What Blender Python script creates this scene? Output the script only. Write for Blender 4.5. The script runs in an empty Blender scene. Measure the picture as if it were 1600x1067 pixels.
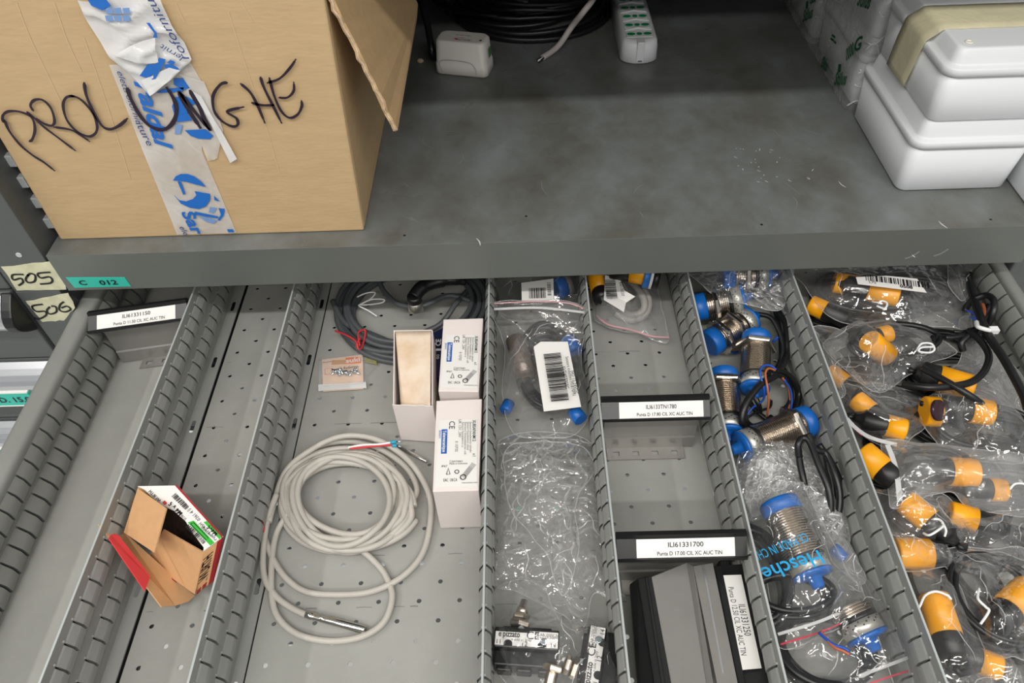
import bpy, bmesh, math, random
from mathutils import Vector, Matrix, noise
S = bpy.context.scene
C = S.collection
random.seed(7)
PI = math.pi
# ---------------------------------------------------------------- camera
F, H = 1166.0, 0.62
AX = ((0.99943718, -0.02798424, -0.01849902), (-0.00856552, -0.74605719, 0.66582678), (-0.03243398, -0.66529358, -0.74587699))
def ray(px, py):
    v = (px - 800, py - 533.5, F)
    return [sum(a * b for a, b in zip(r, v)) for r in AX]
def at(px, py, z=0.0):
    r = ray(px, py); t = (z - H) / r[2]
    return Vector((r[0] * t, r[1] * t, z))
def atY(px, py, Y):
    r = ray(px, py); t = Y / r[1]
    return Vector((r[0] * t, Y, H + r[2] * t))
cd = bpy.data.cameras.new('camera'); cam = bpy.data.objects.new('camera', cd); C.objects.link(cam)
cam.matrix_world = Matrix([[AX[i][0], -AX[i][1], -AX[i][2], (0, 0, H)[i]] for i in range(3)] + [[0, 0, 0, 1]])
cd.sensor_width = 36; cd.lens = F * 36 / 1600; cd.clip_start = 0.01; cd.clip_end = 50
S.camera = cam
# ---------------------------------------------------------------- light and exposure
S.view_settings.view_transform = 'Standard'; S.view_settings.look = 'None'
S.view_settings.gamma = 1; S.view_settings.use_curve_mapping = False
S.view_settings.exposure = 0.0
S.cycles.transparent_max_bounces = 40; S.cycles.max_bounces = 10
S.cycles.use_denoising = True
w = bpy.data.worlds.new('world'); S.world = w; w.use_nodes = True
w.node_tree.nodes['Background'].inputs[0].default_value = (0.95, 0.97, 1.0, 1)
w.node_tree.nodes['Background'].inputs[1].default_value = 0.42
def tube_light(name, x, y, z, lx, ly, power, col=(1, 0.975, 0.93)):
    l = bpy.data.lights.new(name, 'AREA'); l.shape = 'RECTANGLE'; l.size = lx; l.size_y = ly
    l.energy = power; l.color = col
    o = bpy.data.objects.new(name, l); C.objects.link(o); o.location = (x, y, z); return o
tube_light('tube_light', 0.1, -0.57, 2.0, 2.4, 0.08, 33)
tube_light('tube_light', 0.3, -1.46, 2.0, 2.4, 0.08, 32)
tube_light('tube_light', -1.7, -0.3, 2.0, 0.08, 1.6, 20)
tube_light('tube_light', 2.1, -0.2, 2.0, 0.08, 1.6, 5)
# ---------------------------------------------------------------- helpers: materials
def c(r, g, b):
    f = lambda v: (v / 255 / 12.92) if v / 255 <= 0.04045 else ((v / 255 + 0.055) / 1.055) ** 2.4
    return (f(r), f(g), f(b), 1)
MATS = {}
def mat(name, col, rough=0.5, metal=0.0, var=0.0, vscale=30, bump=0.0, bscale=200, spec=0.5, col2=None, stretch=None, alpha=1, trans=0, rvar=0, coat=0):
    if name in MATS: return MATS[name]
    m = bpy.data.materials.new(name); m.use_nodes = True; nt = m.node_tree; b = nt.nodes['Principled BSDF']
    b.inputs['Base Color'].default_value = col; b.inputs['Roughness'].default_value = rough
    b.inputs['Metallic'].default_value = metal; b.inputs['Specular IOR Level'].default_value = spec
    b.inputs['Transmission Weight'].default_value = trans; b.inputs['Alpha'].default_value = alpha
    b.inputs['Coat Weight'].default_value = coat
    N = nt.nodes.new; L = nt.links.new
    if var or bump or col2:
        g = N('ShaderNodeNewGeometry'); mp = N('ShaderNodeMapping'); L(g.outputs['Position'], mp.inputs[0])
        if stretch: mp.inputs['Scale'].default_value = stretch
    if var or col2:
        n = N('ShaderNodeTexNoise'); n.inputs['Scale'].default_value = vscale; n.inputs['Detail'].default_value = 6; n.inputs['Roughness'].default_value = 0.65
        L(mp.outputs[0], n.inputs['Vector'])
        r = N('ShaderNodeValToRGB'); r.color_ramp.elements[0].position = 0.32; r.color_ramp.elements[1].position = 0.7
        d = [max(0, v * (1 - var)) for v in col[:3]] + [1]; e = [min(1, v * (1 + var)) for v in col[:3]] + [1]
        r.color_ramp.elements[0].color = col2 or d; r.color_ramp.elements[1].color = e
        L(n.outputs['Fac'], r.inputs[0]); L(r.outputs[0], b.inputs['Base Color'])
    if rvar:
        n4 = N('ShaderNodeTexNoise'); n4.inputs['Scale'].default_value = vscale * 1.3; n4.inputs['Detail'].default_value = 8; n4.inputs['Distortion'].default_value = 1.2; L(mp.outputs[0], n4.inputs['Vector'])
        q4 = N('ShaderNodeMapRange'); q4.inputs['From Min'].default_value = .35; q4.inputs['From Max'].default_value = .65; q4.inputs['To Min'].default_value = rough - rvar; q4.inputs['To Max'].default_value = rough + rvar; L(n4.outputs['Fac'], q4.inputs['Value']); L(q4.outputs[0], b.inputs['Roughness'])
    if bump:
        n2 = N('ShaderNodeTexNoise'); n2.inputs['Scale'].default_value = bscale; n2.inputs['Detail'].default_value = 4
        L(mp.outputs[0], n2.inputs['Vector'])
        bp = N('ShaderNodeBump'); bp.inputs['Strength'].default_value = bump; bp.inputs['Distance'].default_value = 0.001
        L(n2.outputs['Fac'], bp.inputs['Height']); L(bp.outputs[0], b.inputs['Normal'])
    MATS[name] = m; return m
def film(name, haze=0.06, gloss=0.5, rough=0.08, tint=(1, 1, 1, 1), hazecol=(0.85, 0.85, 0.85, 1), bump=0.5, bscale=60, fres=1.4, hvar=0.0, vsc=1.1, vamp=1.6, edgehaze=.28, gcap=.2):
    """thin plastic film: see-through, glossy by Fresnel, with a little milky haze"""
    if name in MATS: return MATS[name]
    m = bpy.data.materials.new(name); m.use_nodes = True; nt = m.node_tree; nt.nodes.clear(); N = nt.nodes.new; L = nt.links.new
    out = N('ShaderNodeOutputMaterial'); t = N('ShaderNodeBsdfTransparent'); t.inputs[0].default_value = tint
    d = N('ShaderNodeBsdfDiffuse'); d.inputs[0].default_value = hazecol
    gl = N('ShaderNodeBsdfGlossy'); gl.inputs['Roughness'].default_value = rough
    g = N('ShaderNodeNewGeometry'); n = N('ShaderNodeTexNoise'); n.inputs['Scale'].default_value = bscale; n.inputs['Detail'].default_value = 3
    L(g.outputs['Position'], n.inputs['Vector'])
    bp = N('ShaderNodeBump'); bp.inputs['Strength'].default_value = bump; bp.inputs['Distance'].default_value = 0.003; L(n.outputs['Fac'], bp.inputs['Height'])
    vo = N('ShaderNodeTexVoronoi'); vo.feature = 'DISTANCE_TO_EDGE'; vo.inputs['Scale'].default_value = bscale * vsc
    wv = N('ShaderNodeTexNoise'); wv.inputs['Scale'].default_value = 18; L(g.outputs['Position'], wv.inputs['Vector'])
    va = N('ShaderNodeVectorMath'); va.operation = 'MULTIPLY_ADD'; va.inputs[1].default_value = (.05, .05, .05); L(wv.outputs['Color'], va.inputs[0]); L(g.outputs['Position'], va.inputs[2]); L(va.outputs[0], vo.inputs['Vector'])
    mn = N('ShaderNodeMath'); mn.operation = 'MINIMUM'; mn.inputs[1].default_value = .16; L(vo.outputs['Distance'], mn.inputs[0])
    ad = N('ShaderNodeMath'); ad.operation = 'MULTIPLY_ADD'; ad.inputs[1].default_value = -vamp; L(mn.outputs[0], ad.inputs[0]); L(n.outputs['Fac'], ad.inputs[2]); L(ad.outputs[0], bp.inputs['Height'])
    L(bp.outputs[0], gl.inputs['Normal'])
    fr = N('ShaderNodeFresnel'); fr.inputs['IOR'].default_value = fres
    mul = N('ShaderNodeMath'); mul.operation = 'MULTIPLY_ADD'; mul.inputs[1].default_value = gloss; mul.inputs[2].default_value = 0.03; L(fr.outputs[0], mul.inputs[0]); mcap = N('ShaderNodeMath'); mcap.operation = 'MINIMUM'; mcap.inputs[1].default_value = gcap; L(mul.outputs[0], mcap.inputs[0])
    a = N('ShaderNodeMixShader'); a.inputs[0].default_value = haze; L(t.outputs[0], a.inputs[1]); L(d.outputs[0], a.inputs[2])
    if hvar:
        n3 = N('ShaderNodeTexNoise'); n3.inputs['Scale'].default_value = 25; n3.inputs['Detail'].default_value = 5; L(g.outputs['Position'], n3.inputs['Vector'])
        q = N('ShaderNodeMapRange'); q.inputs['From Min'].default_value = 0.35; q.inputs['From Max'].default_value = 0.7
        q.inputs['To Min'].default_value = max(0, haze - hvar); q.inputs['To Max'].default_value = haze + hvar
        L(n3.outputs['Fac'], q.inputs['Value'])
    #LW
    lw = N('ShaderNodeLayerWeight'); lw.inputs['Blend'].default_value = .5; L(bp.outputs[0], lw.inputs['Normal'])
    pw = N('ShaderNodeMath'); pw.operation = 'POWER'; pw.inputs[1].default_value = 2.2; L(lw.outputs['Facing'], pw.inputs[0])
    eh = N('ShaderNodeMath'); eh.operation = 'MULTIPLY_ADD'; eh.use_clamp = True; eh.inputs[1].default_value = edgehaze; eh.inputs[2].default_value = haze; L(pw.outputs[0], eh.inputs[0])
    if hvar: L(q.outputs[0], eh.inputs[2])
    L(eh.outputs[0], a.inputs[0])
    b = N('ShaderNodeMixShader'); L(mcap.outputs[0], b.inputs[0]); L(a.outputs[0], b.inputs[1]); L(gl.outputs[0], b.inputs[2])
    L(b.outputs[0], out.inputs[0]); MATS[name] = m; return m
# ---------------------------------------------------------------- helpers: meshes
class MB:
    def __init__(s): s.v = []; s.f = []; s.m = []; s.s = []
    def add(s, vs, fs, mi=0, smooth=False):
        k = len(s.v); s.v += [Vector(p) for p in vs]
        for f in fs: s.f.append([i + k for i in f]); s.m.append(mi); s.s.append(smooth)
        return s
    def box(s, lo, hi, mi=0, M=None):
        a, b = lo, hi
        vs = [Vector((x, y, z)) for z in (a[2], b[2]) for y in (a[1], b[1]) for x in (a[0], b[0])]
        if M: vs = [M @ p for p in vs]
        return s.add(vs, [(0, 2, 3, 1), (4, 5, 7, 6), (0, 1, 5, 4), (2, 6, 7, 3), (0, 4, 6, 2), (1, 3, 7, 5)], mi)
    def hexa(s, P8, mi=0):   # bottom 4 (ccw), top 4
        return s.add(P8, [(3, 2, 1, 0), (4, 5, 6, 7), (0, 1, 5, 4), (1, 2, 6, 5), (2, 3, 7, 6), (3, 0, 4, 7)], mi)
    def sheet(s, pts, n, t, mi=0):   # polygon outline given thickness along n
        n = Vector(n).normalized() * t; k = len(pts); a = [Vector(p) for p in pts]; b = [p + n for p in a]
        return s.add(a + b, [list(range(k - 1, -1, -1)), [k + i for i in range(k)]] + [(i, (i + 1) % k, (i + 1) % k + k, i + k) for i in range(k)], mi)
    def lathe(s, p0, p1, prof, seg=32, mi=0, smooth=True, caps=(True, True), hexr=None):
        """prof: list of (t along axis in metres, radius[, mat])"""
        p0 = Vector(p0); d = (Vector(p1) - p0).normalized(); u = d.orthogonal().normalized(); w_ = d.cross(u)
        base = len(s.v); n = len(prof)
        vs = [p0 + d * q[0] + (u * math.cos(2 * PI * j / seg) + w_ * math.sin(2 * PI * j / seg)) * q[1] for q in prof for j in range(seg)]
        s.add(vs, [], mi)
        for i in range(n - 1):
            mm = prof[i][2] if len(prof[i]) > 2 else mi
            for j in range(seg):
                s.f.append([base + i * seg + j, base + i * seg + (j + 1) % seg, base + (i + 1) * seg + (j + 1) % seg, base + (i + 1) * seg + j]); s.m.append(mm); s.s.append(smooth)
        for e, flag in ((0, caps[0]), (n - 1, caps[1])):
            if flag:
                r = [base + e * seg + j for j in range(seg)]
                s.f.append(r[::-1] if e == 0 else r); s.m.append((prof[e][2] if len(prof[e]) > 2 else mi)); s.s.append(False)
        return s
    def tube(s, pts, r, seg=8, mi=0, closed=False, caps=True):
        pts = [Vector(p) for p in pts]; n = len(pts)
        if n < 2: return s
        tg = [(pts[(i + 1) % n if closed else min(i + 1, n - 1)] - pts[(i - 1) % n if closed else max(i - 1, 0)]) for i in range(n)]
        tg = [t.normalized() if t.length > 1e-9 else Vector((0, 0, 1)) for t in tg]
        u = tg[0].orthogonal().normalized(); base = len(s.v); vs = []
        for i, p in enumerate(pts):
            u = (u - tg[i] * u.dot(tg[i])); u = u.normalized() if u.length > 1e-6 else tg[i].orthogonal().normalized()
            w_ = tg[i].cross(u); rr = r[i] if isinstance(r, (list, tuple)) else r
            vs += [p + (u * math.cos(2 * PI * j / seg) + w_ * math.sin(2 * PI * j / seg)) * rr for j in range(seg)]
        s.add(vs, [])
        for i in range(n if closed else n - 1):
            k = (i + 1) % n
            for j in range(seg):
                s.f.append([base + i * seg + j, base + i * seg + (j + 1) % seg, base + k * seg + (j + 1) % seg, base + k * seg + j]); s.m.append(mi); s.s.append(True)
        if caps and not closed:
            s.f.append([base + j for j in range(seg)][::-1]); s.m.append(mi); s.s.append(False)
            s.f.append([base + (n - 1) * seg + j for j in range(seg)]); s.m.append(mi); s.s.append(False)
        return s
    def ribbon(s, pts, wd, nrm, mi=0, lift=0.0003):
        """flat stroke of ink of width wd (number or list) lying on a surface of normal nrm"""
        pts = [Vector(p) for p in pts]; nrm = Vector(nrm).normalized(); n = len(pts); vs = []
        for i, p in enumerate(pts):
            t = (pts[min(i + 1, n - 1)] - pts[max(i - 1, 0)]).normalized(); sd = nrm.cross(t).normalized()
            ww = (wd[i] if isinstance(wd, (list, tuple)) else wd) / 2
            vs += [p + sd * ww + nrm * lift, p - sd * ww + nrm * lift]
        return s.add(vs, [(2 * i, 2 * i + 1, 2 * i + 3, 2 * i + 2) for i in range(n - 1)], mi)
    def text(s, txt, O, U, V, size, mi=0, lift=0.0004, align='CENTER', shear=0, bold=0.0, width=None, mirror=False):
        """lettering laid on a surface: O anchor, U reading direction, V up direction of the letters"""
        cu = bpy.data.curves.new('t', 'FONT'); cu.body = txt; cu.size = 1; cu.align_x = align; cu.align_y = 'CENTER'; cu.shear = shear; cu.offset = bold
        cu.resolution_u = 3
        o = bpy.data.objects.new('t', cu); C.objects.link(o); dg = bpy.context.evaluated_depsgraph_get(); dg.update()
        me = bpy.data.meshes.new_from_object(o.evaluated_get(dg))
        U = Vector(U).normalized(); V = Vector(V).normalized(); Nn = U.cross(V).normalized(); O = Vector(O)
        xs = [v.co.x for v in me.vertices] or [0, 1]
        k = (width / (max(xs) - min(xs))) if width else size
        if mirror: U = -U
        vs = [O + U * v.co.x * k + V * v.co.y * size + Nn * lift for v in me.vertices]
        s.add(vs, [list(p.vertices) for p in me.polygons], mi)
        bpy.data.objects.remove(o); bpy.data.meshes.remove(me); bpy.data.curves.remove(cu); return s
    def rect(s, O, U, V, w_, h_, mi=0, lift=0.0002):
        U = Vector(U).normalized(); V = Vector(V).normalized(); n = U.cross(V) * lift; O = Vector(O) + n
        return s.add([O - U * w_ / 2 - V * h_ / 2, O + U * w_ / 2 - V * h_ / 2, O + U * w_ / 2 + V * h_ / 2, O - U * w_ / 2 + V * h_ / 2], [(0, 1, 2, 3)], mi)
    def bars(s, O, U, V, w_, h_, mi=0, n=30, seed=1, lift=0.0003):
        rr = random.Random(seed); U = Vector(U).normalized(); x = -w_ / 2; step = w_ / n
        while x < w_ / 2:
            b = step * rr.choice((0.3, 0.5, 0.9)); s.rect(Vector(O) + U * (x + b / 2), U, V, b, h_, mi, lift); x += b + step * rr.choice((0.3, 0.6))
        return s
    def build(s, name, mats, parent=None, bevel=0, seg=2, label=None, cat=None, group=None, kind=None, origin=None, solid=0):
        me = bpy.data.meshes.new(name)
        if parent is not None:
            p = parent; off = Vector((0, 0, 0))
            while p is not None: off += p.location; p = p.parent
        elif origin is not None: off = Vector(origin)
        else:
            xs = [v.x for v in s.v]; ys = [v.y for v in s.v]; zs = [v.z for v in s.v]
            off = Vector(((min(xs) + max(xs)) / 2, (min(ys) + max(ys)) / 2, min(zs)))
        me.from_pydata([v - off for v in s.v], [], s.f)
        for m_ in (mats if isinstance(mats, (list, tuple)) else [mats]): me.materials.append(m_)
        me.polygons.foreach_set('material_index', s.m); me.polygons.foreach_set('use_smooth', s.s); me.update()
        o = bpy.data.objects.new(name, me); C.objects.link(o)
        if parent is not None: o.parent = parent
        else: o.location = off
        if bevel:
            b = o.modifiers.new('bevel', 'BEVEL'); b.width = bevel; b.segments = seg; b.limit_method = 'ANGLE'; b.angle_limit = math.radians(35); b.harden_normals = False
        if solid:
            q = o.modifiers.new('solid', 'SOLIDIFY'); q.thickness = solid; q.offset = 0
        tag(o, label, cat, group, kind); return o
def tag(o, label=None, cat=None, group=None, kind=None):
    for k, v in (('label', label), ('category', cat), ('group', group), ('kind', kind)):
        if v: o[k] = v
    return o
def thing(name, label, cat, loc, group=None):
    o = bpy.data.objects.new(name, None); C.objects.link(o); o.location = loc; o.empty_display_size = 0.02
    return tag(o, label, cat, group)
def spline(pts, n=8, closed=False):
    P = [Vector(p) for p in pts]; out = []; k = len(P)
    for i in range(k if closed else k - 1):
        p0 = P[(i - 1) % k] if closed else P[max(i - 1, 0)]; p1 = P[i]; p2 = P[(i + 1) % k]; p3 = P[(i + 2) % k] if closed else P[min(i + 2, k - 1)]
        for j in range(n):
            t = j / n; out.append(0.5 * ((2 * p1) + (p2 - p0) * t + (2 * p0 - 5 * p1 + 4 * p2 - p3) * t * t + (3 * p1 - p0 - 3 * p2 + p3) * t ** 3))
    if not closed: out.append(P[-1])
    return out
def coil(cx, cy, z, rx, ry, turns, r, jit=0.15, seed=1, rise=0.6, rot=0.0, start=0.0):
    rr = random.Random(seed); out = []; n = int(turns * 20); ph = rr.random() * 6
    for i in range(n + 1):
        a = start + 2 * PI * i / 20; k = 1 + jit * (math.sin(a * 0.37 + ph) + 0.5 * math.sin(a * 1.3 + ph * 2)); q = 1 + jit * 0.7 * math.cos(a * 0.23 + ph)
        x = rx * k * math.cos(a); y = ry * q * math.sin(a)
        out.append(Vector((cx + x * math.cos(rot) - y * math.sin(rot), cy + x * math.sin(rot) + y * math.cos(rot), z + r + (0.5 + 0.5 * math.sin(a * 0.5 + ph)) * r * 2 * rise * min(3, turns) * 0.5)))
    return out
UP = Vector((0, 0, 1)); XX = Vector((1, 0, 0)); YY = Vector((0, 1, 0))
# ---------------------------------------------------------------- materials
M_drawer = mat('painted_grey_steel', c(149, 150, 147), 0.42, 0, 0.06, 14, 0.04, 60, 0.4)
M_floorp = mat('scuffed_grey_steel', c(157, 157, 152), 0.38, 0, 0.09, 11, 0.05, 40, 0.45)
M_side = mat('side_grey_steel', c(135, 136, 132), 0.45, 0, 0.05, 14)
M_edge = mat('bare_cut_edge', c(190, 195, 195), 0.35, 0.3)
M_shelf = mat('worn_dark_grey_steel', c(112, 117, 118), 0.38, 0, 0.10, 13, 0.05, 40, 0.5, col2=c(90, 89, 82), stretch=(1, 0.8, 1), rvar=.12)
M_lip = mat('dark_grey_steel', c(100, 103, 99), 0.42, 0, 0.06, 8)
M_dark = mat('charcoal_steel', c(84, 87, 87), 0.5, 0, 0.05, 8)
M_alu = mat('brushed_aluminium', c(200, 202, 205), 0.3, 0.85, 0.05, 30, stretch=(1, 20, 20))
M_alu2 = mat('bent_aluminium', c(152, 150, 146), 0.34, 0.55, 0.05, 30)
M_black = mat('black_plastic', c(24, 24, 25), 0.4)
M_blackg = mat('black_cable_sheath', c(22, 23, 25), 0.38)
M_paper = mat('white_label_paper', c(232, 230, 226), 0.6)
M_ink = mat('black_ink', c(20, 18, 22), 0.6)
M_teal = mat('teal_label_tape', c(50, 185, 165), 0.5)
M_white = mat('white_abs_plastic', c(222, 224, 226), 0.38)
M_board = mat('brown_corrugated_board', c(196, 168, 128), 0.75, 0, 0.05, 90, 0.25, 260, 0.2, stretch=(0.35, 1, 1.4))
M_boardin = mat('board_inner_liner', c(165, 135, 100), 0.8, 0, 0.07, 60, 0.15, 260, 0.2)
M_boardedge = mat('torn_board_edge', c(205, 180, 150), 0.9, 0, 0.2, 300, 0.6, 400)
M_room = mat('room_paint', c(235, 235, 232), 0.8)
M_roomfloor = mat('pale_floor_resin', c(235, 235, 230), 0.5)
M_blue = mat('blue_plastic', c(14, 96, 178), 0.38)
M_nickel = mat('nickel_plate', c(205, 196, 185), 0.22, 1.0)
M_yel = mat('yellow_plastic', c(243, 166, 12), 0.36)
M_tieW = mat('white_twist_tie', c(235, 235, 235), 0.5)
M_red = mat('red_wire', c(200, 50, 55), 0.45)
M_greyc = mat('grey_silicone_sheath', c(184, 179, 171), 0.5, 0, 0.04, 60)
M_dgc = mat('dark_grey_sheath', c(78, 81, 84), 0.45)
M_card = mat('white_carton', c(232, 222, 218), 0.6)
M_film = film('clear_film', haze=0.03, gloss=1.0, rough=0.07, hvar=0.035, bscale=45)
M_filmm = film('milky_film', haze=0.12, gloss=0.8, rough=0.12, hvar=0.07, bscale=45)
M_seam = film('white_seam', haze=0.55, gloss=0.5, rough=0.2)
M_zip = mat('red_zip_line', c(205, 60, 80), 0.5)
M_zipp = mat('pink_zip_line', c(214, 165, 168), 0.5)
# ================================================================ SETTING
def struct(mb, name, m, **k): return mb.build(name, m, kind='structure', **k)
struct(MB().box((-3, -2.6, -0.95), (3, 3, -0.9)), 'floor', M_roomfloor)
struct(MB().box((-3, -2.6, 2.06), (3, 3, 2.1)), 'ceiling', M_room)
# our cabinet: uprights, back, upper shelf, floor under the drawer
YF = 0.551; ZS = 0.147
XL, XR = -0.466, 0.497
# the left upright with its light tabs
post = thing('cabinet_upright', 'dark grey steel upright left of the cardboard carton, carrying the two number tapes', 'upright', (-0.495, 0.58, -0.9))
MB().box((-0.5225, YF + 0.001, -0.9), (-0.4765, 0.62, 0.0995)).box((-0.5225, YF + 0.001, 0.0995), (-0.470, 0.62, 1.0)).box((-0.4695, 0.60, ZS + .001), (-0.4675, 1.3, 1.0)).build('upright_profile', M_dark, post, bevel=0.002)
tb = MB()
for (a, b) in ((19, 249), (38, 282), (59, 314), (78, 346)):
    q = atY(a, b, 1.0); Yt = .467 / -q.x; p = atY(a, b, Yt); tb.box((-0.4705, Yt - .004, p.z - 0.006), (-0.4635, Yt + 0.004, p.z + 0.006))
tb.build('hook_tab', M_edge, post, bevel=0.001)
ph = atY(29, 399, YF); MB().lathe(ph + Vector((0, 0.002, 0)), ph - YY, [(0, 0.0028), (0.0018, 0.0028)], 16).build('rivet_hole', M_edge, post)
postr = thing('cabinet_upright', 'dark grey steel upright at the right end of the wide shelf', 'upright', (0.53, 0.58, -0.9))
MB().box((0.5085, YF + 0.02, -0.9), (0.60, 0.62, 0.0995)).box((0.563, YF + 0.02, 0.0995), (0.62, 0.62, 1.0)).build('upright_profile', M_dark, postr, bevel=0.002)
MB().box((0.560, 0.6, ZS + .001), (0.5625, 1.3, 1.0)).build('side_panel', M_dark, postr)
bk = MB().box((-0.5, 1.3, -0.9), (0.52, 1.31, 1.0)).build('cabinet_back_panel', M_dark, label='dark steel back panel closing the cabinet behind the shelf', cat='panel')
up = MB().box((-0.4665, YF, 0.49), (0.498, 1.298, 0.53)).build('upper_shelf', M_lip, bevel=0.002, label='upper grey steel shelf above the carton and the boxes', cat='shelf')
# main shelf : top, rolled front lip
sh = MB().box((XL, YF, 0.1), (XR, 1.298, ZS), 0).box((XR, YF + .012, ZS - .02), (.559, 1.298, ZS), 0)
for (a, b, l) in ((632, 368, 3), (822, 338, 2), (1190, 351, 3), (1548, 343, 2)):   # small punched holes near the edge
    p = at(a, b, ZS); sh.lathe(p, p + UP, [(0, 0.0013), (0.0003, 0.0013)], 10, 1)
sh.m[2] = 4
rr = random.Random(4)
def scratch(mb, x, y, l, a, w_, z, mi):
    d = Vector((math.cos(a), math.sin(a), 0)) * l; q = Vector((-d.y, d.x, 0)) * 0.15 * rr.uniform(-1, 1)
    pts = spline([Vector((x, y, z)), Vector((x, y, z)) + d * 0.5 + q, Vector((x, y, z)) + d], 4)
    mb.ribbon(pts, [w_ * math.sin(PI * (i + 0.3) / (len(pts) + .3)) for i in range(len(pts))], UP, mi, 0.0001)
for k in range(26):      # white flecks, right middle of the shelf
    p = at(rr.uniform(1150, 1275), rr.uniform(230, 290), ZS); scratch(sh, p.x, p.y, rr.uniform(0.001, 0.005), rr.uniform(0, 3), 0.0007, ZS, 2)
for k in range(16):
    p = at(rr.uniform(620, 1320), rr.uniform(200, 360), ZS); scratch(sh, p.x, p.y, rr.uniform(0.006, 0.03), rr.uniform(0.3, 2.6), 0.0005, ZS, 3)
for (a, b, l, w_) in ((744, 372, 0.012, .0012), (1466, 345, 0.012, .0013), (1310, 283, .012, .0009), (1425, 398, 0.004, .001)):
    p = at(a, b, ZS); scratch(sh, p.x, p.y, l, -1.2, w_, ZS, 2)
for (a, b, s_) in ((1425, 400, .005), (1470, 396, .004)):
    p = atY(a, b, YF); sh.ribbon(spline([p + Vector((-.006, 0, -.003)), p, p + Vector((.005, 0, .006))], 4), 0.002, -YY, 3, 0.0002)
M_scr = mat('pale_scratch', c(196, 200, 200), 0.6); M_scr2 = mat('faint_scuff', c(132, 136, 134), 0.5)
SH = sh.build('shelf_board', [M_shelf, M_black, M_scr, M_scr2, M_lip], bevel=0.0035, seg=3, label='wide dark grey steel shelf with scuffed top, carrying the carton and white boxes', cat='shelf')
lb = MB(); a, b, d, e = [atY(*q, YF) for q in ((103, 433), (195, 433), (205, 447), (117, 449))]
lb.sheet([a, e, d, b], -YY, 0.0006, 0)
U_ = (b - a).normalized(); V_ = (a - atY(103, 443, YF)).normalized()
lb.text('C', (atY(130, 441, YF) - YY * .0008), XX, UP, 0.0088, 1, width=0.0075, bold=.02); lb.text('012', (atY(170, 440.5, YF) - YY * .0008), XX, UP, 0.0088, 1, width=0.018, bold=.02)
lb.build('shelf_number_label', [M_teal, M_ink], label='teal label reading C 012 on the left end of the shelf front', cat='label')
# number tapes 505 / 506
M_mask = mat('masking_tape', c(205, 203, 172), 0.7, 0, 0.14, 60, 0.5, 120)
def ragged(pts, j, n, seed):
    rr = random.Random(seed); out = []
    for i in range(len(pts)):
        a, b = Vector(pts[i]), Vector(pts[(i + 1) % len(pts)])
        for k in range(n):
            p = a.lerp(b, k / n); out.append(p + Vector((rr.uniform(-j, j), 0, rr.uniform(-j, j))))
    return out
YP = YF + 0.0008
def tape_note(name, quad, strokes, label, seed):
    mb = MB(); P = ragged([atY(*q, YP) for q in quad], 0.0008, 5, seed); mb.sheet(P[::-1], -YY, 0.0004, 0)
    for s_ in strokes: mb.ribbon(spline([atY(380 * 0 + x, y, YP) - YY * .0005 for x, y in s_], 6), 0.0022, -YY, 1, 0.0004)
    return mb.build(name, [M_mask, M_ink], label=label, cat='tape label')
z10 = lambda L: [(x / 3.336, 380 + y / 3.336) for x, y in L]
tape_note('number_tape', [(3, 417), (83, 407), (105, 452), (27, 453)], [z10(q) for q in (
    [(125, 160), (68, 162), (72, 188), (110, 180), (122, 200), (98, 218)], [(150, 160), (136, 185), (150, 202), (182, 195), (185, 165), (160, 155), (145, 168)],
    [(265, 148), (200, 155), (215, 178), (258, 172), (275, 190), (262, 205), (210, 210)])], 'masking tape reading 505 handwritten, upper of two on the left upright', 1)
tape_note('number_tape', [(40, 471), (106, 457), (118, 480), (100, 500), (66, 503), (55, 488)], [z10(q) for q in (
    [(225, 315), (170, 325), (190, 352), (235, 352), (242, 372), (205, 392), (180, 385)], [(262, 328), (246, 348), (262, 366), (295, 355), (292, 328), (268, 325)],
    [(335, 302), (315, 318), (312, 345), (340, 355), (370, 342), (350, 325), (322, 335)])], 'masking tape reading 506 handwritten, lower of two on the left upright', 2)
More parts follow.
